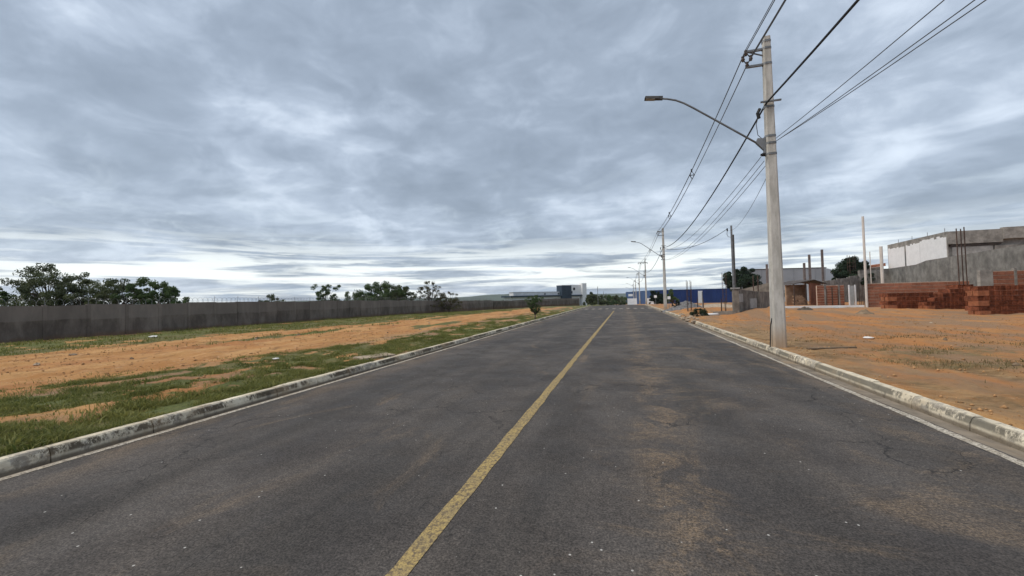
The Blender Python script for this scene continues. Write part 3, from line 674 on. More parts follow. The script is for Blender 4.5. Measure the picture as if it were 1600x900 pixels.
# grey warehouse
p0, p1 = Vector((33, 133.3)), Vector((57.2, 139.8)); a_ = math.atan2(*(p1-p0).yx); Lg = (p1-p0).length
root = tag(empty('grey_warehouse', (p0.x, p0.y, -1.2), a_), 'big pale grey metal warehouse behind the brick shed', 'warehouse')
b = MB(); b.hexa([(0, 0, -1), (Lg, 0, -1), (Lg+8, 40, -1), (24, 40, -1), (0, 0, 9.85), (Lg, 0, 9.85), (Lg+8, 40, 9.85), (24, 40, 9.85)]); b.build('wall', MAT['grey_sheet'], root)
part('base_wall', 'pale_sheet', -.05, Lg-.05, -.15, -.003, -1, 5.2, root)
b = MB(); b.hexa([(Lg+.01, .02, -1), (Lg+11, 9, -1), (Lg+11, 12, -1), (Lg+.7, 3, -1), (Lg+.01, .02, 9.8), (Lg+11, 9, 9.2), (Lg+11, 12, 9.2), (Lg+.7, 3, 9.8)]); b.build('gable_wall', MAT['pale_sheet'], root)
for k in range(8): part('wall_sheet', 'grey_sheet', k*Lg/8+.05, (k+1)*Lg/8-.05, -.08, -.003, 5.25, 9.7, root)
part('roof_edge', 'roof_sheet', -.2, Lg+.2, -.18, .4, 9.86, 10.02, root)

# ------------------------------------------------------------------ right: white unfinished building
gzr = .1
root = tag(empty('unfinished_building', (42.3, 68.6, gzr)), 'unfinished grey concrete building with white plastered side above the boundary wall', 'building')
T = 9.25
b = MB(); b.hexa([(1.5, 15.9, 0), (0, 0, 0), (0.3, .3, 0), (1.8, 15.9, 0), (1.5, 15.9, T), (0, 0, T), (.3, .3, T), (1.8, 15.9, T)]); b.v = [(x, y, z) for x, y, z in b.v]
sw = b.build('side_wall', MAT['raw_concrete'], root)
# plastered sheets on the side, ragged top edge
def side_pt(t, z, off): return (1.5*t-off, 15.9*t-.01, z)
for (t0, t1, z0, z1) in ((.015, .40, 3.2, 8.72), (.405, .64, 3.2, 8.55), (.67, .985, 3.2, 8.5)):
    b = MB(); n = 9
    for k in range(n):
        a0 = t0+(t1-t0)*k/n; a1 = t0+(t1-t0)*(k+1)/n; j = random.uniform(-.22, .10)
        b.hexa([side_pt(a0, z0, .0), side_pt(a1, z0, .0), side_pt(a1, z0, .06), side_pt(a0, z0, .06), side_pt(a0, z1+j, .0), side_pt(a1, z1+j, .0), side_pt(a1, z1+j, .06), side_pt(a0, z1+j, .06)])
    b.build('plaster_sheet', MAT['white_paint'], root)
for t0 in (.655,):
    b = MB(); b.hexa([side_pt(t0, 4.6, .001), side_pt(t0+.008, 4.6, .001), side_pt(t0+.008, 4.6, .03), side_pt(t0, 4.6, .03), side_pt(t0, 7.6, .001), side_pt(t0+.008, 7.6, .001), side_pt(t0+.008, 7.6, .03), side_pt(t0, 7.6, .03)]); b.build('slit_window', MAT['dark_glass'], root)
b = MB(); b.box(.31, 30, .35, .6, 0, T); b.build('front_wall', MAT['grey_render'], root)
part('top_beam', 'raw_concrete', .02, 5.8, -.05, .34, 7.5, T-.03, root)
part('top_beam', 'raw_concrete', 5.8, 30, -.12, .34, 7.9, T+.15, root)
part('lintel_shadow_gap', 'roof_sheet', .32, 5.7, .10, .345, 7.22, 7.4, root).name = 'lintel_shade_strip'  # dark strip under the top beam, recess shade put into its colour
part('front_panel', 'pale_plaster', .6, 4.9, .22, .345, 5.0, 7.1, root)
part('front_panel', 'raw_concrete', 5.1, 8.3, .2, .345, 4.6, 7.1, root)
part('column', 'raw_concrete', 8.45, 8.95, .05, .345, 0, 7.88, root)
part('column', 'raw_concrete', 13.3, 13.8, .05, .345, 0, 7.88, root)
for k, t_ in enumerate((.05, .3, .55, .8)):
    b = MB(); b.tube([(1.5*t_+.15, 15.9*t_, T-.1), (1.5*t_+.17, 15.9*t_, T+.55)], .03, 4); b.build('starter_bar', MAT['rust_steel'], root)
root2 = tag(empty('tiled_roof_house', (42.2, 84.0, 0)), 'low house with a sloping dark roof just left of the white building', 'house')
b = MB(); b.hexa([(-4.5, 0, 0), (.6, 0, 0), (.6, 5, 0), (-4.5, 5, 0), (-4.5, 0, 5.14), (.6, 0, 5.70), (.6, 5, 5.70), (-4.5, 5, 5.14)]); b.build('wall', MAT['raw_concrete'], root2)
b = MB(); b.hexa([(-4.9, -.3, 5.15), (.8, -.3, 5.75), (.8, 5.3, 5.75), (-4.9, 5.3, 5.15), (-4.9, -.3, 5.3), (.8, -.3, 6.25), (.8, 5.3, 6.25), (-4.9, 5.3, 5.3)]); b.build('roof', MAT['wall_brick'], root2)

# grey lot wall A (parallel to the road), in panels with piers
def gwall(name, label, pts, m, pier=.22, th=.16, coping=None):
    """pts: list of (x, y, top z); a panel between each pair, piers at each point"""
    root = tag(empty(name, (pts[0][0], pts[0][1], 0)), label, 'wall'); o = Vector((pts[0][0], pts[0][1], 0))
    for (x0, y0, t0), (x1, y1, t1) in zip(pts[:-1], pts[1:]):
        a = Vector((x0, y0, 0))-o; c = Vector((x1, y1, 0))-o; n = Vector((-(c-a).y, (c-a).x, 0)).normalized()*th/2
        b = MB(); tp = (t0+t1)/2 if abs(t0-t1) > .2 else None
        h0 = Vector((0, 0, t0)); h1 = Vector((0, 0, t1)); z = Vector((0, 0, -.3))
        b.hexa([a-n+z, c-n+z, c+n+z, a+n+z, a-n+h0, c-n+h1, c+n+h1, a+n+h0]); b.build('wall_panel', MAT[m], root)
        if coping:
            b = MB(); e = Vector((0, 0, .07)); n2 = n*1.5
            b.hexa([a-n2+h0+e*.03, c-n2+h1+e*.03, c+n2+h1+e*.03, a+n2+h0+e*.03, a-n2+h0+e, c-n2+h1+e, c+n2+h1+e, a+n2+h0+e]); b.build('coping', MAT[coping], root)
    for (x, y, t) in pts:
        b = MB(); b.box(x-pier/2-o.x, x+pier/2-o.x, y-pier/2-o.y, y+pier/2-o.y, -.3, t-.02); b.build('pier', MAT[m], root)
    return root
A0, A1 = Vector((31.0, 40.0)), Vector((37.4, 71.8))
pts = []
for k in range(12):
    p = A0.lerp(A1, k/11); pts.append((p.x, p.y, 5.05 if k <= 7 else 4.75))
ex = [(29.6, 33, 5.05)]
gwall('lot_wall', 'tall dark grey rendered lot wall with piers below the unfinished white building', ex+pts, 'grey_render')
gwall('lot_wall', 'lower stained concrete wall stretch left of the white building, behind the white pipe', [(37.5, 72.0, 4.7), (35.5, 71.6, 4.65), (33.2, 71.0, 4.6)], 'raw_concrete', coping='block_masonry')
# plank fence of precast slabs
root = tag(empty('plank_fence', (25.6, 63.5, 0)), 'grey precast plank fence behind the brick shed and the dark tree', 'fence')
d = Vector((33.1, 70.9, 0))-Vector((25.6, 63.5, 0)); L = d.length; root.rotation_euler = (0, 0, math.atan2(d.y, d.x))
for k in range(14):
    hgt = 3.05+.06*k+random.uniform(-.08, .08)
    part('plank', 'raw_concrete', k*L/14+.03, (k+1)*L/14-.04, -.06, .06, -.2, hgt, root)

# ------------------------------------------------------------------ brickwork on the lots
def course_wall(name, label, p, q, h, ch=.30, bl=.6, m='wall_brick', cat='wall', z0=0., th=.16, cols=(), mort='mortar', skip=()):
    p = Vector((*p, 0)); q = Vector((*q, 0)); d = q-p; L = d.length
    root = tag(empty(name, (p.x, p.y, z0), math.atan2(d.y, d.x)), label, cat)
    n = max(1, round(h/ch)); ch = h/n
    part('mortar_bed', mort, .01, L-.01, .015, th, -.2, h+.012, root)
    me = {}
    for r_ in range(n):
        o_ = (bl/2 if r_ % 2 else 0); x = -o_
        while x < L-.02:
            a = max(x, 0)+.012; e_ = min(x+bl, L)-.012; x += bl
            if e_-a < .05 or any(s0 < (a+e_)/2 < s1 and r_*ch > sz for s0, s1, sz in skip): continue
            key = round(e_-a, 3)
            if key not in me:
                b = MB(); b.box(0, key, -.012, .012, .014, ch-.03); o = b.build('brick', MAT[m], root); me[key] = o.data
            else:
                o = bpy.data.objects.new('brick', me[key]); col.objects.link(o); o.parent = root
            o.location = (a, random.uniform(-.006, .006), r_*ch)
    for cx, cw, chh in cols: part('column', 'raw_concrete', cx, cx+cw, -.04, th+.04, -.2, chh, root)
    return root
course_wall('brick_wall', 'long low brick wall with pale mortar lines in front of the grey lot wall', (21.5, 45.0), (28.6, 44.2), 2.25, .29, .6, cols=((-.02, .12, 2.3),))
course_wall('brick_wall', 'brick wall with concrete columns behind the largest brick stack at the right edge', (26.0, 39.2), (33.0, 40.6), 2.8, .30, .6, cols=((0, .9, 2.9), (2.4, .18, 3.0)), z0=.05)
course_wall('brick_wall', 'red brick wall with mortar lines, right of the shed and left of the grey gate', (20.75, 53.0), (23.55, 53.5), 2.3, .28, .55, cols=((0.75, .2, 2.32), (2.2, .18, 2.35)))
# brick shed
root = tag(empty('brick_shed', (18.65, 54.9, -.05), math.atan2(2.2, 6)), 'brick shed with a thin dark roof sheet and an open front', 'shed')
part('back_wall', 'pale_brick', .08, 2.7, .5, .7, -.1, 2.58, root)
b = MB(); b.hexa([(1.65, -1.2, -.1), (4.9, .55, -.1), (4.9, .75, -.1), (1.65, -1.0, -.1), (1.65, -1.2, 2.75), (4.9, .55, 2.5), (4.9, .75, 2.5), (1.65, -1.0, 2.75)]); b.build('side_wall', MAT['wall_brick'], root)
b = MB(); b.hexa([(-.1, -.9, 2.62), (1.9, -1.5, 3.02), (1.9, 2.3, 3.02), (-.1, 2.3, 2.62), (-.1, -.9, 2.70), (1.9, -1.5, 3.10), (1.9, 2.3, 3.10), (-.1, 2.3, 2.70)]); b.build('roof_sheet', MAT['roof_sheet'], root)
b = MB(); b.hexa([(1.91, -1.5, 3.02), (5.1, .3, 2.60), (5.1, 2.3, 2.60), (1.91, 2.3, 3.02), (1.91, -1.5, 3.10), (5.1, .3, 2.68), (5.1, 2.3, 2.68), (1.91, 2.3, 3.10)]); b.build('roof_sheet', MAT['roof_sheet'], root)
b = MB(); b.tube([(0, -.8, -.1), (0, -.8, 2.62)], .07, 6); b.build('post', MAT['rust_steel'], root)
b = MB(); b.tube([(1.25, -1.0, -.1), (1.25, -1.0, 2.9)], .05, 6); b.build('post', MAT['rust_steel'], root)

# hollow bricks, stacked loose
def brick_mesh(W, D, Hh, m, nx=1, nz=2):
    """open cells on the -y face"""
    b = MB(); t = .022; cw = (W-t*(nx+1))/nx; chh = (Hh-t*(nz+1))/nz; dp = .035
    b.quad((0, D, 0), (0, D, Hh), (W, D, Hh), (W, D, 0)); b.quad((0, 0, 0), (0, D, 0), (W, D, 0), (W, 0, 0)); b.quad((0, 0, Hh), (W, 0, Hh), (W, D, Hh), (0, D, Hh))
    b.quad((0, 0, 0), (0, 0, Hh), (0, D, Hh), (0, D, 0)); b.quad((W, 0, 0), (W, D, 0), (W, D, Hh), (W, 0, Hh))
    for k in range(nz+1): z = k*(chh+t); b.quad((0, 0, z), (W, 0, z), (W, 0, z+t), (0, 0, z+t))
    for k in range(nz):
        z0 = t+k*(chh+t); z1 = z0+chh
        for i in range(nx+1): x = i*(cw+t); b.quad((x, 0, z0), (x+t, 0, z0), (x+t, 0, z1), (x, 0, z1))
        for i in range(nx):
            x0 = t+i*(cw+t); x1 = x0+cw
            b.quad((x0, 0, z0), (x0, dp, z0), (x0, dp, z1), (x0, 0, z1)); b.quad((x1, 0, z0), (x1, 0, z1), (x1, dp, z1), (x1, dp, z0))
            b.quad((x0, 0, z0), (x1, 0, z0), (x1, dp, z0), (x0, dp, z0)); b.quad((x0, 0, z1), (x0, dp, z1), (x1, dp, z1), (x1, 0, z1))
            b.quad((x0, dp, z0), (x1, dp, z0), (x1, dp, z1), (x0, dp, z1))
    me = bpy.data.meshes.new('brick'); me.from_pydata(b.v, [], b.f); me.materials.append(MAT[m]); return me
BW, BD, BH = .29, .40, .285
BRICK = brick_mesh(BW-.010, BD-.012, BH-.024, 'hollow_brick_shaded')
sb = MB(); sb.box(0, .58-.015, 0, .3-.012, 0, BH-.01); BLOCK = bpy.data.meshes.new('brick'); BLOCK.from_pydata(sb.v, [], sb.f); BLOCK.materials.append(MAT['hollow_brick'])
def brick_stack(label, p, ang, prof, rows=2, ends=True, seed=1):
    """prof: number of courses for each brick column from left to right"""
    R = random.Random(seed); x, y = p; root = tag(empty('brick_stack', (x, y, gz(x, y)-.06), ang), label, 'brick stack', 'stacks of hollow red bricks on the right lot')
    def put(me, X_, Y_, Z_, rz=0):
        o = bpy.data.objects.new('brick', me); col.objects.link(o); o.parent = root
        o.location = (X_+R.uniform(-.006, .006), Y_+R.uniform(-.015, .015), Z_); o.rotation_euler = (0, 0, rz+R.uniform(-.015, .015))
    for k, n in enumerate(prof):
        for c in range(n):
            if ends and k < 2 and c % 2 == 0 and k < len(prof)-1:
                continue
            for r_ in range(rows): put(BRICK, k*BW, r_*BD, c*BH)
    if ends:
        for c in range(0, min(prof[0], prof[1] if len(prof) > 1 else prof[0]), 2):
            put(BLOCK, R.uniform(-.05, .02), -.03, c*BH)
            put(BLOCK, R.uniform(-.05, .02), .30, c*BH)
            if c % 4 == 2: put(BLOCK, R.uniform(.28, .34), -.10, (c-1)*BH+.002) if False else None
        for c in range(prof[0], prof[0]): pass
    return root
brick_stack('low flat topped red brick stack farthest left, at the foot of the brick wall', (17.95, 34.9), math.radians(8), [4, 4, 4, 4, 4, 4, 4, 4, 4, 4], seed=1)
brick_stack('stepped red brick stack climbing like stairs in the middle of the lot', (20.0, 34.6), math.radians(18), [2, 2, 3, 3, 4, 4, 5, 5, 6, 6, 6, 6], seed=2)
brick_stack('tallest red brick stack nearest the road at the right picture edge', (19.25, 29.2), math.radians(10), [6, 6, 6, 6, 6, 6, 6, 6, 6, 6, 6, 6, 6, 6, 6], seed=3)
brick_stack('narrow red brick stack wedged between the stepped stack and the tallest one', (22.7, 35.4), math.radians(18), [5, 5, 5, 5, 5, 5, 5], seed=4)
# pale bricks inside the shed
root = tag(empty('pale_brick_pile', (18.9, 54.3, 0), .35), 'pile of pale dusty bricks in the open shed front', 'brick pile')
pb = MB(); pb.box(0, .36, 0, .18, 0, .17); PB = bpy.data.meshes.new('brick'); PB.from_pydata(pb.v, [], pb.f); PB.materials.append(MAT['pale_brick'])
for c in range(7):
    for k in range(4 if c < 5 else 3):
        o = bpy.data.objects.new('brick', PB); col.objects.link(o); o.parent = root
        o.location = (k*.38+(.19 if c % 2 else 0)+random.uniform(-.03, .03), random.uniform(-.05, .05), c*.18); o.rotation_euler = (0, 0, random.uniform(-.12, .12))

# rough block wall with plaster patches
root = gwall('block_wall', 'rough grey block wall with pale plaster patches beside the metal service post', [(7.15, 30.2, 1.92), (9.6, 34.6, 1.75), (12.9, 42.2, 1.72)], 'block_masonry', .34, .18)
for (t, z0, z1, wdt) in ((.05, 1.05, 1.62, .20), (.58, .55, 1.25, .34)):
    P0, P1 = Vector((7.15, 30.2, 0)), Vector((9.6, 34.6, 0)); a = P0.lerp(P1, t)-P0; c = P0.lerp(P1, t+wdt)-P0; n = Vector(((c-a).y, -(c-a).x, 0)).normalized()
    if t > .25: n = n
    b = MB(); i_, o_ = n*-.1, n*.125; q = [a+o_, c+o_, c+i_, a+i_]
    # on the road side
    q = [a-n*.08, c-n*.08, c-n*-.0, a-n*-.0]; q = [a+n*.118, a, c, c+n*.118]
    b.hexa([v+Vector((0, 0, z0)) for v in q]+[v+Vector((0, 0, z1)) for v in q]); b.build('plaster_patch', MAT['pale_plaster'], root)
part('cap_block', 'pale_plaster', -.24, .24, -.24, .24, 1.93, 2.03, root)
gwall('rubble_wall', 'brownish unplastered wall behind the block wall, under the low shrub', [(13.6, 58, 2.0), (17.2, 56.5, 2.9), (18.4, 56.0, 2.7)], 'block_masonry', .2, .18)
gwall('low_block_wall', 'short grey block stub on the ground left of the metal service post', [(5.9, 30.4, .45), (7.0, 30.1, .5)], 'block_masonry', .2, .2)
# foundation strips
for (p, q, l) in (((14.4, 46.2), (21.3, 45.0), 'pale concrete footing strip in front of the brick shed and grey gate'),):
    p = Vector((*p, 0)); q = Vector((*q, 0)); d = q-p
    root = tag(empty('concrete_footing', (p.x, p.y, gz(p.x, p.y)), math.atan2(d.y, d.x)), l, 'footing')
    part('beam', 'white_plaster', 0, d.length, -.12, .12, -.15, .18, root)
    for k in range(6): part('slab', 'raw_concrete', k*d.length/6+.02, (k+1)*d.length/6-.02, -1.1, -.125, -.2, -.01+random.uniform(-.04, .04), root)
# grey gate leaf with posts
root = tag(empty('sheet_gate', (23.3, 51.9, 0), .2), 'pale grey corrugated sheet gate leaf between white posts right of the brick wall', 'gate')
for k in range(4): part('sheet_panel', 'grey_metal_gate', .06+k*.105, .06+k*.105+.095, -.02, .02, .05, 2.2, root)
for xx in (0, .62): 
    b = MB(); b.box(xx-.05, xx+.05, -.06, .06, -.2, 2.28); b.build('post', MAT['white_plaster'], root)

# posts, rebars and pipes
def column(name, label, cat, x, y, z0, z1, r, m, n=8, lean=0., group=None, square=False):
    b = MB()
    if square: b.box(-r, r, -r, r, 0, z1-z0)
    else: b.tube([(0, 0, 0), (lean, 0, z1-z0)], r, n)
    o = b.build(name, MAT[m]); o.location = (x, y, z0); return tag(o, label, cat, group)
column('white_pole', 'tall slim white pole standing in front of the brick wall', 'pole', 21.42, 44.75, 0, 8.45, .10, 'pipe_white')
column('white_post', 'shorter white post rising behind the brick wall, right of the tall slim pole', 'post', 28.6, 56.4, 0, 6.65, .16, 'pipe_white')
column('thin_stake', 'thin faint stake just left of the shorter white post', 'stake', 28.0, 57.4, 0, 6.2, .045, 'pipe_white')
GC = 'bare columns on the unfinished lots'
for x, y, h, r, l in ((20.3, 67.6, 5.85, .125, 'bare column hidden mostly behind the big concrete utility pole'),
                      (25.56, 69.0, 5.9, .125, 'shortest bare column of the three above the brick shed'),
                      (26.32, 69.2, 7.1, .125, 'middle height bare column of the three above the brick shed'),
                      (28.15, 69.7, 7.8, .125, 'tallest bare column of the three above the brick shed')):
    column('concrete_column', l, 'column', x, y, -.1, h, r, 'rusty_tube', group=GC, square=True)
def rebar_cage(label, x, y, z0, z1, wdt, nb=2, depth=None, r=.02, ties=True, group='rebar cages on the lots'):
    root = tag(empty('rebar_cage', (x, y, z0), .2), label, 'rebar', group)
    depth = wdt if depth is None else depth
    for i in range(nb):
        for j in range(2 if depth else 1):
            b = MB(); xx = (i/(max(nb-1, 1))-.5)*wdt; yy = (j-.5)*depth
            b.tube([(xx, yy, 0), (xx+random.uniform(-.03, .03), yy, z1-z0+random.uniform(-.15, .15))], r, 5); b.build('bar', MAT['rust_steel'], root)
    if ties:
        z = .3
        while z < z1-z0-.1:
            b = MB(); b.tube([(-wdt/2, -depth/2, z), (wdt/2, -depth/2, z), (wdt/2, depth/2, z), (-wdt/2, depth/2, z), (-wdt/2, -depth/2, z)], r*.6, 4); b.build('tie', MAT['rust_steel'], root); z += .55
rebar_cage('tall three bar rebar cage rising beside the right brick stacks', 25.5, 40.0, 0, 6.4, .58, 3, 0, .038, False)
rebar_cage('thin rebar cage with ties beside the kerb gap', 5.06, 35.6, .1, 2.7, .28, 2, .15, .022)
rebar_cage('rebar cage with ladder like ties above the blue warehouse roof', 16.57, 77.0, 0, 5.2, .55, 2, .3, .03)
rebar_cage('short pair of rebar rods standing by the block stub', 7.25, 34.2, .1, 1.25, .3, 2, .1, .022, False)
rebar_cage('rebar cage rising out of the dense dark green tree', 32.6, 71.6, 0, 6.9, .8, 2, .4, .035)
rebar_cage('short rusty rods standing in the lot left of the block stub', 6.7, 40.5, .2, 1.35, .5, 2, .1, .022, False)
rebar_cage('pair of rusty rods in front of the rubble wall', 15.6, 56.2, 0, 3.9, .55, 2, .1, .045, False)
rebar_cage('row of thin rods near the brick shed post', 21.9, 52.3, 0, 2.0, 1.2, 3, .1, .03, False)
rebar_cage('cluster of thin rods right of the sheet gate', 24.3, 51.0, 0, 1.9, 1.0, 4, .2, .03, False)
column('thin_post', 'thin grey post standing before the blue warehouse, right of its white door', 'post', 8.29, 48.9, 0, 1.95, .035, 'galvanised')
# rods seen over the warehouses
column('sign_post', 'small white sign on a post, left of the second pole', 'sign', 5.9, 84, -.1, 2.5, .05, 'galvanised')
# plastic pipe and rubble on the ground
b = MB(); b.tube([(0, 0, 0), (1.5, .55, .02)], .085, 10); pr = b.build('plastic_pipe', MAT['white_paint'], None, True); pr.location = (4.95, 29.9, gz(4.95, 29.9)+.10)
tag(pr, 'white plastic pipe lying on the dirt near the kerb gap', 'pipe')
def rock_mesh(seed, sx, sy, sz):
    R = np.random.default_rng(seed); v = []; f = []; n, m_ = 7, 4
    for j in range(m_+1):
        for i in range(n):
            t = PI*j/m_; a = 2*PI*i/n; q = 1+R.uniform(-.25, .25); v.append((sx*q*math.sin(t)*math.cos(a), sy*q*math.sin(t)*math.sin(a), sz*(1 if j in (0,) else q)*-math.cos(t)))
    for j in range(m_):
        for i in range(n): f.append((j*n+i, j*n+(i+1) % n, (j+1)*n+(i+1) % n, (j+1)*n+i))
    me = bpy.data.meshes.new('rock'); me.from_pydata(v, [], f); return me
def heap(name, label, cat, x, y, rx, ry, h, m, rough=.3, seed=0):
    n = 26; q = np.linspace(-1, 1, n); QX, QY = np.meshgrid(q, q); R2 = QX**2+QY**2
    Z = h*np.exp(-2.6*R2)*(1+rough*(fbm(QX*4+seed+20, QY*4+9)-.5)*2)+.18*h*rough*(fbm(QX*13+40, QY*13+seed+20, 2)-.5)*np.clip(1.1-R2, 0, 1)-h*.10-.25*np.clip(R2-.8, 0, 2)
    ix = np.arange(n*n).reshape(n, n); f = np.stack([ix[:-1, :-1], ix[:-1, 1:], ix[1:, 1:], ix[1:, :-1]], -1).reshape(-1, 4)
    o = np_mesh(name, np.stack([QX*rx, QY*ry, Z], -1).reshape(-1, 3), f, MAT[m]); o.location = (x, y, gz(x, y)); return tag(o, label, cat)
heap('gravel_heap', 'grey gravel heap behind the kerb, right of the second pole', 'heap', 5.9, 43.4, 2.3, 2.0, .95, 'gravel_grey', .18, 3)
heap('sand_heap', 'pale sand heap on the lot in front of the blue warehouse', 'heap', 9.9, 50, 4.5, 3, .55, 'stone', .12, 5)
heap('earth_heap', 'small brown earth heap before the pale footing strip', 'heap', 13.3, 36.2, .9, .6, .35, 'bark', .5, 7)
heap('earth_heap', 'tiny dark earth clod heap in the open dirt left of the tall white pole', 'heap', 14.2, 30.0, .5, .4, .26, 'wood', .5, 8)
# kerb rubble in the driveway gap: separate broken stones
for k in range(16):
    me = rock_mesh(k, random.uniform(.08, .20), random.uniform(.1, .26), random.uniform(.06, .12)); x = random.uniform(3.6, 4.3); y = random.uniform(25.3, 33.0)
    o = link('broken_stone', me, MAT['stone']); o.location = (x, y, gz(x, y) if x > 3.9 else .03); o.rotation_euler = (0, 0, random.uniform(0, 6)); o.location.z += .03
    tag(o, 'broken kerb stone lying in the dusty driveway gap of the right kerb', 'stone', 'broken stones in the kerb gap')
bd = MB(); bd.box(-.02, 1.25, -.05, .05, 0, .035); o = bd.build('wood_board', MAT['wood']); o.location = (4.55, 12.25, gz(4.6, 12.25)+.01); o.rotation_euler = (0, 0, .30)
tag(o, 'weathered wooden board lying on the dirt right of the pole base', 'board')
for k, (x, y, s, l) in enumerate(((7.45, 15.6, .16, 'flat white scrap lying on the dirt right of the concrete pole'),
                                  (-22.5, 14.9, .22, 'white scrap lying in the grass at the foot of the boundary wall'),
                                  (-9.0, 8.9, .10, 'small white scrap in the verge grass beside the dirt track'),
                                  (-8.8, 14.6, .09, 'tiny pale scrap in the verge grass farther along the track'))):
    me = rock_mesh(90+k, s, s*.7, s*.22); o = link('litter_scrap', me, MAT['litter_white']); o.location = (x, y, gz(x, y)+.03); tag(o, l, 'litter')
b = MB(); b.box(-.5, .5, -.24, .24, -.05, .05); o = b.build('concrete_slab', MAT['stone']); o.location = (-6.62, 9.85, gz(-6.62, 9.85)+.0); o.rotation_euler = (.03, 0, 1.15)
tag(o, 'flat pale concrete slab set in the grass right behind the left kerb', 'slab')
for k in range(26):
    side = random.random(); x, y = (random.uniform(-19, -10), random.uniform(7, 26)) if side < .5 else (random.uniform(4.6, 16), random.uniform(6, 28))
    me = rock_mesh(200+k, random.uniform(.04, .10), random.uniform(.04, .12), random.uniform(.03, .06)); o = link('dirt_clod', me, MAT['wood' if random.random() < .5 else 'stone']); o.location = (x, y, gz(x, y)+.015)
    tag(o, 'small loose clod lying on the bare dirt', 'clod', 'loose clods on the dirt')

# ------------------------------------------------------------------ utility poles
def oct_prism(b, w0, d0, w1, d1, z0, z1, ch=.22, off=(0, 0)):
    def ring(w_, d_, z):
        cx, cy = w_*ch, d_*ch
        return [(-w_/2+cx, -d_/2, z), (w_/2-cx, -d_/2, z), (w_/2, -d_/2+cy, z), (w_/2, d_/2-cy, z), (w_/2-cx, d_/2, z), (-w_/2+cx, d_/2, z), (-w_/2, d_/2-cy, z), (-w_/2, -d_/2+cy, z)]
    i = len(b.v); b.v += [(x+off[0], y+off[1], z) for x, y, z in ring(w0, d0, z0)+ring(w1, d1, z1)]
    for k in range(8): b.f.append((i+k, i+(k+1) % 8, i+8+(k+1) % 8, i+8+k))
    b.f.append(tuple(i+8+k for k in range(8))); b.f.append(tuple(i+7-k for k in range(8)))
def pole_w(z): return .34+(.19-.34)*z/8.75
def band(b, z, ex=.012):
    oct_prism(b, pole_w(z)+ex*2, pole_w(z)*.8+ex*2, pole_w(z)+ex*2, pole_w(z)*.8+ex*2, z-.03, z+.03)
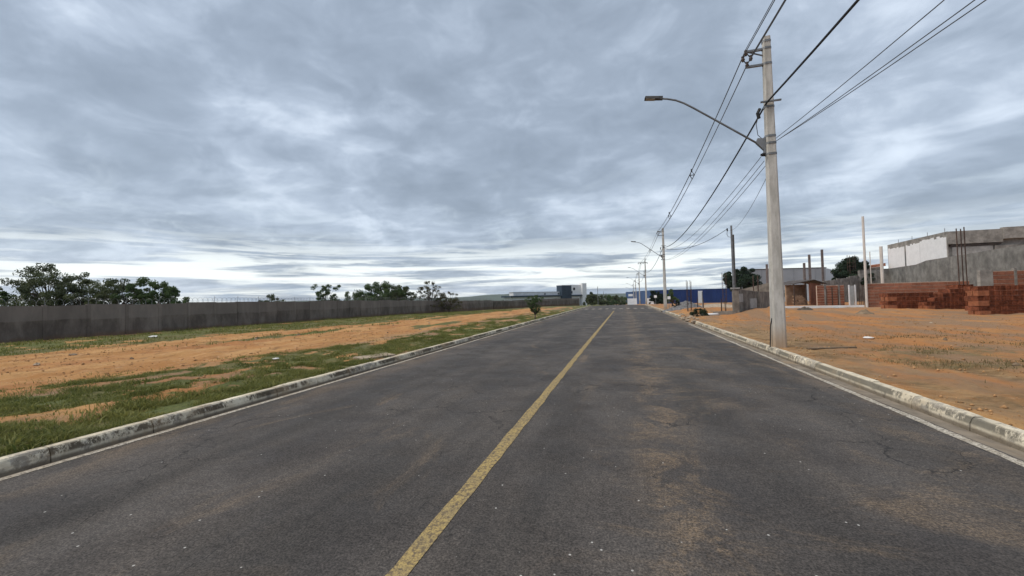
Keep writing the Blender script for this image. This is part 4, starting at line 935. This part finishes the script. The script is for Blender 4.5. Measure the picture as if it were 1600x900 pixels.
def pole(name, label, x, y, lamp=True, bracket=True, crossarm=False, group='concrete utility poles along the right kerb'):
    z0 = gz(max(x, 4.06), y); root = tag(empty(name, (x, y, z0-.05)), label, 'utility pole', group)
    b = MB(); oct_prism(b, .34, .272, .19, .152, -.4, 8.75, .14); b.build('shaft', MAT['pole_concrete'], root)
    if bracket:
        for z, zz in ((8.42, 8.52), (7.98, 8.0)):
            b = MB(); w_ = pole_w(z)/2; b.box(-.52, -w_+.01, -.03, .03, z-.03, z+.03)
            if z > 8.2: b.tube([(-.50, 0, z+.0), (-w_, 0, z-.18)], .022, 5)
            b.build('bracket_arm', MAT['galvanised'], root)
            b = MB(); band(b, z); b.build('clamp', MAT['galvanised'], root)
        for (dx, dz) in ((-.52, 8.40), (-.60, 8.24), (-.40, 8.24), (-.50, 8.06)):
            b = MB(); b.tube([(dx, 0, dz-.09), (dx, 0, dz-.03), (dx, 0, dz), (dx, 0, dz+.06)], [.03, .055, .035, .045], 8); b.build('insulator', MAT['porcelain'], root)
        b = MB(); b.tube([(-.60, .02, 8.24), (-.5, .02, 8.40), (-.40, .02, 8.24), (-.5, .02, 8.06), (-.60, .02, 8.24)], .018, 5); b.build('spacer_frame', MAT['black_rubber'], root)
    if crossarm:
        b = MB(); b.box(-1.35, .45, -.16, -.06, 8.25, 8.37); b.build('crossarm', MAT['galvanised'], root)
        for dx in (-1.3, -.85, -.35, .40):
            b = MB(); b.tube([(dx, -.11, 8.05), (dx, -.11, 8.25)], [.07, .05], 6); b.build('insulator', MAT['porcelain'], root)
    # low-voltage rack and service clamps
    b = MB(); band(b, 6.75); w_ = pole_w(6.75)/2; b.box(-w_-.14, w_+.14, -.20, -.15, 6.83, 6.87); b.build('cable_rack', MAT['galvanised'], root)
    b = MB(); b.tube([(-.24, -.05, 6.72), (-.30, -.05, 6.6), (-.27, -.05, 6.45)], .045, 6); b.build('cable_clamp', MAT['black_rubber'], root)
    for z in (5.42, 5.72, 5.92, 8.62):
        b = MB(); band(b, z); b.build('clamp', MAT['galvanised'], root)
    if lamp:
        b = MB(); w_ = pole_w(5.7)/2; b.box(-w_-.05, -w_-.01, -.06, .06, 5.45, 5.9)
        b.hexa([(-w_-.05, -.05, 5.55), (-w_-.05, .05, 5.55), (-w_-.24, .05, 5.78), (-w_-.24, -.05, 5.78), (-w_-.05, -.05, 5.88), (-w_-.05, .05, 5.88), (-w_-.20, .05, 5.90), (-w_-.20, -.05, 5.90)])
        b.build('lamp_bracket', MAT['galvanised'], root)
        b = MB(); b.tube([(-.16, 0, 5.64), (-.7, 0, 6.06), (-1.4, 0, 6.60), (-1.95, 0, 7.02), (-2.2, 0, 7.20), (-2.42, 0, 7.32), (-2.65, 0, 7.395), (-2.9, 0, 7.45)], .028, 8); b.build('lamp_arm', MAT['galvanised'], root, True)
        lu = MB(); mm = Matrix.Translation((-2.88, 0, 7.455)) @ Matrix.Rotation(math.radians(8), 4, 'Y')
        lu.hexa([mm @ Vector(p) for p in ((-.42, -.10, -.035), (0, -.07, -.035), (0, .07, -.035), (-.42, .10, -.035), (-.40, -.085, .035), (-.01, -.055, .045), (-.01, .055, .045), (-.40, .085, .035))])
        lu.box(-.10, .10, -.045, .045, -.05, .05, mm)
        lo = lu.build('luminaire', MAT['lamp_grey'], root)
        le = MB(); le.box(-.38, -.12, -.075, .075, -.048, -.037, mm); le.build('lens', MAT['lamp_lens'], lo)
        b = MB(); b.tube([(-.17, 0, 5.85), (-.30, 0, 6.0), (-.34, -.03, 6.3), (-.30, -.05, 6.45)], .010, 5); b.build('lamp_cable', MAT['cable_grey'], root)
        b = MB(); b.tube([(-.17, -.1, 5.40), (-.24, -.1, 5.40)], [.05, .05], 8); b.tube([(-.25, -.1, 5.40), (-.28, -.1, 5.40)], [.035, .035], 8); b.build('wedge_clamp', MAT['black_rubber'], root)
    return root
PX = 4.08; SP = [12.87, 46.15, 84.6, 116, 150, 184]
p1 = pole('utility_pole', 'nearest tall concrete utility pole with a lamp arm over the road', PX, 12.87)
p1.rotation_euler = (0, 0, 0)
b = MB(); b.tube([(-.24, -.06, -.05), (-.22, -.06, .3), (-.205, -.05, .62), (-.16, -.05, .85)], .014, 6); b.build('ground_cable', MAT['black_rubber'], p1)
p2 = pole('utility_pole', 'second concrete utility pole along the kerb, lamp arm over the road', PX+.12, 46.15)
p3 = pole('utility_pole', 'third concrete utility pole with a crossarm at its top', PX+.12, 84.6, True, False, True)
p4 = pole('utility_pole', 'fourth concrete utility pole past the crossing, lamp arm on top', PX, 116)
for y, l in ((150, 'fifth utility pole far down the road, second farthest'), (184, 'sixth utility pole, farthest down the road')):
    q = copy_tree(p4); q.location = (PX, y, gz(4.1, y)-.05); q['label'] = l
q = copy_tree(p2); q.location = (PX, -20.3, gz(4.1, -20.3)-.05); q['label'] = 'utility pole standing behind the viewer'
# steel service post with a meter standard
root = tag(empty('service_post', (8.65, 36.9, .05)), 'slim grey metal service post with a cable bracket behind the block wall', 'post')
b = MB(); b.box(-.085, .035, -.07, .07, -.2, 7.15); b.build('shaft', MAT['galvanised'], root)
b = MB(); b.box(.045, .15, -.06, .06, -.2, 6.4); b.build('conduit', MAT['lamp_grey'], root)
b = MB(); b.tube([(-.08, 0, 6.2), (-.28, 0, 6.25), (-.36, 0, 6.45), (-.33, 0, 6.75)], .02, 6); b.build('bracket', MAT['galvanised'], root)
b = MB(); b.tube([(-.33, 0, 6.72), (-.33, 0, 6.95)], [.06, .05], 7); b.build('insulator', MAT['black_rubber'], root)

# ------------------------------------------------------------------ wires
def wire(name, label, nodes, r, m, sag=.8, cat='power line', group=None, n=22):
    b = MB(); pts = []
    sg = sag if isinstance(sag, (list, tuple)) else [sag]*(len(nodes)-1)
    for k in range(len(nodes)-1):
        a, c = Vector(nodes[k]), Vector(nodes[k+1])
        for i in range(n+(k == len(nodes)-2)):
            t = i/n; p = a.lerp(c, t); p.z -= 4*sg[k]*t*(1-t); pts.append(p)
    o0 = Vector(nodes[0]); b.tube([p-o0 for p in pts], r, 5)
    o = b.build(name, MAT[m]); o.location = o0; return tag(o, label, cat, group)
def prim(dx, dz, label, r=.012):
    zs = [dz+.09, dz+.09, dz+.09, slope(84.6)+dz+.05, slope(116)+dz+.09, slope(150)+dz+.09, slope(184)+dz+.09]
    nodes = [(PX+dx, -20.3, zs[0]), (PX+dx, 12.87, zs[1]), (PX+.12+dx, 46.15, zs[2]), (PX+.1+dx*1.6, 84.6, float(zs[3])), (PX+dx, 116, float(zs[4])), (PX+dx, 150, float(zs[5])), (PX+dx, 184, float(zs[6]))]
    wire('power_line', label, nodes, r, 'cable_grey', .55, group='overhead conductors on the pole tops')
prim(-.52, 8.46, 'top messenger wire of the overhead bundle on the pole brackets', .010)
prim(-.61, 8.24, 'road side conductor of the overhead bundle on the pole brackets')
prim(-.39, 8.24, 'pole side conductor of the overhead bundle on the pole brackets')
prim(-.50, 8.02, 'lowest conductor of the overhead bundle on the pole brackets', .014)
for (y, l) in ((23.0, 'bundle spacer hanging on the overhead wires nearest past the first pole'), (34, 'bundle spacer on the overhead wires just short of the second pole'), (59, 'bundle spacer on the overhead wires past the second pole'), (72, 'farthest bundle spacer on the overhead wires before the third pole')):
    t = ((y-12.87)/33.28) if y < 46 else (y-46.15)/38.45; dz = -4*.55*t*(1-t)+.09+(float(slope(84.6))*t if y > 46 else 0)
    o = MB(); o.tube([(-.61, 0, 8.24), (-.52, 0, 8.46), (-.39, 0, 8.24), (-.5, 0, 8.02), (-.61, 0, 8.24)], .026, 5); o.tube([(-.61, 0, 8.24), (-.39, 0, 8.24)], .022, 5)
    o.tube([(-.52, 0, 8.40), (-.52, 0, 8.56)], .04, 6)
    o = o.build('wire_spacer', MAT['black_rubber']); o.location = (PX+.05, y, dz); tag(o, l, 'spacer', 'spacers on the overhead bundle')
wire('power_cable', 'thick black twisted service cable sweeping from top right to the poles', [(PX-.05, -20.3, 6.95), (PX-.10, 12.7, 6.88), (PX+.05, 46.0, 6.72)], .026, 'black_rubber', [.75, 1.0], 'cable')
wire('power_cable', 'thick sagging black cable from the second pole to the farther poles', [(PX+.05, 46.0, 6.7), (PX, 84.6, 6.5), (PX, 116, 5.9)], .026, 'black_rubber', 1.0, 'cable')
GW = 'thin telephone wires on the right'
for (ex_, l, s) in ((4.3, 'leftmost of the three thin wires fanning out to the top right', .75), (5.6, 'middle one of the three thin wires fanning out to the top right', .85), (6.4, 'rightmost of the three thin wires fanning out to the top right', .85)):
    wire('telephone_wire', l, [(ex_, -20.3, 5.85), (PX+.15, 12.87, 5.92-.08*(ex_ > 5))], .008, 'cable_grey', s, 'wire', GW)
wire('telephone_wire', 'thin wire drooping from the first pole up to the second pole', [(PX-.26, 12.8, 5.42), (PX-.05, 46.0, 6.6)], .009, 'cable_grey', .9, 'wire', GW)
wire('telephone_wire', 'left one of the two lowest thin wires past the first pole', [(PX-.16, 12.9, 5.32), (PX-.1, 46.1, 5.4)], .009, 'cable_grey', .75, 'wire', GW)
wire('telephone_wire', 'right one of the two lowest thin wires past the first pole', [(PX-.05, 12.9, 5.28), (PX+.2, 46.1, 5.4)], .009, 'cable_grey', .75, 'wire', GW)
wire('service_cable', 'sagging grey service cable from the metal service post to the second pole', [(8.32, 36.9, 6.95), (PX+.2, 46.1, 6.62)], .022, 'cable_grey', .65, 'cable')
wire('service_cable', 'thin service cable dropping from the first pole to the metal service post', [(PX+.12, 12.9, 5.35), (8.32, 36.9, 6.80)], .008, 'cable_grey', .6, 'cable')

# ------------------------------------------------------------------ small far things
column('white_bollard_sign', 'low white wall sign board left of the far poles past the crossing', 'sign', .0, 0, 0, .1, .1, 'white_paint') if False else None
def boxthing(name, label, cat, x, y, z, sx, sy, sz, m, rz=0.):
    b = MB(); b.box(-sx/2, sx/2, -sy/2, sy/2, 0, sz); o = b.build(name, MAT[m]); o.location = (x, y, z); o.rotation_euler = (0, 0, rz); return tag(o, label, cat)
boxthing('low_white_wall', 'low white wall past the crossing, left of the far poles', 'wall', 2.4, 132, gz(8, 132), 2.8, .3, 1.9, 'white_paint')
boxthing('low_white_wall', 'low white wall between the far poles and the blue warehouse', 'wall', 7.6, 122, gz(8, 122), 3.2, .3, 1.7, 'white_paint')
def small_sign(x, y, h, s, l):
    root = tag(empty('small_sign', (x, y, gz(x, y))), l, 'sign'); b = MB(); b.tube([(0, 0, 0), (0, 0, h)], .03, 5); b.build('post', MAT['galvanised'], root)
    b = MB(); b.box(-s/2, s/2, -.05, -.03, h-s, h); b.build('plate', MAT['white_paint'], root)
bpy.data.objects.remove(bpy.data.objects['sign_post'])
small_sign(4.9, 70, 1.6, .42, 'small white sign plate on a post left of the second pole')
small_sign(5.15, 52, 1.45, .34, 'small white sign plate on a post right of the second pole')

for x, y, h, l in ((-7.0, 116, 5.2, 'thin far post between the white tower and the blue warehouse, tallest of three'), (-6.6, 142, 4.6, 'thin far post, middle one between the white tower and the blue warehouse'), (-6.0, 146, 4.2, 'thin far post, right one between the white tower and the blue warehouse')):
    column('thin_post', l, 'post', x, y, gz(x, y), gz(x, y)+h, .07, 'galvanised', group='thin posts past the crossing')
# far hills on the horizon
hv = []; hf = []; n = 60
for k in range(n+1):
    a = math.radians(-62+70*k/n); x = 3200*math.sin(a); y = 3200*math.cos(a)
    hgt = 18+16*fbm(np.array(k*.23), np.array(4.))+26*math.exp(-((k-40)/6)**2); hgt = float(hgt)
    hv += [(x, y, -8), (x*1.06, y*1.06, hgt), (x*1.2, y*1.2, -8)]
    if k:
        i = 3*k; hf += [(i-3, i, i+1, i-2), (i-2, i+1, i+2, i-1)]
me = bpy.data.meshes.new('hills'); me.from_pydata(hv, [], hf); me.polygons.foreach_set('use_smooth', [True]*len(hf)); tag(link('hills', me, MAT['far_hill']), kind='structure')

# ------------------------------------------------------------------ thin air haze round the whole scene
hm = bpy.data.materials.new('haze'); hm.use_nodes = True; hn = hm.node_tree; hn.nodes.clear()
pv = N(hn, 'ShaderNodeVolumePrincipled', None, Color=(.82, .88, .95, 1), Density=.00010, Anisotropy=.0)
N(hn, 'ShaderNodeOutputMaterial', None, Volume=pv.outputs[0])
b = MB(); b.box(-6500, 6500, -800, 9500, -9.2, 66); tag(b.build('haze', hm), kind='stuff')
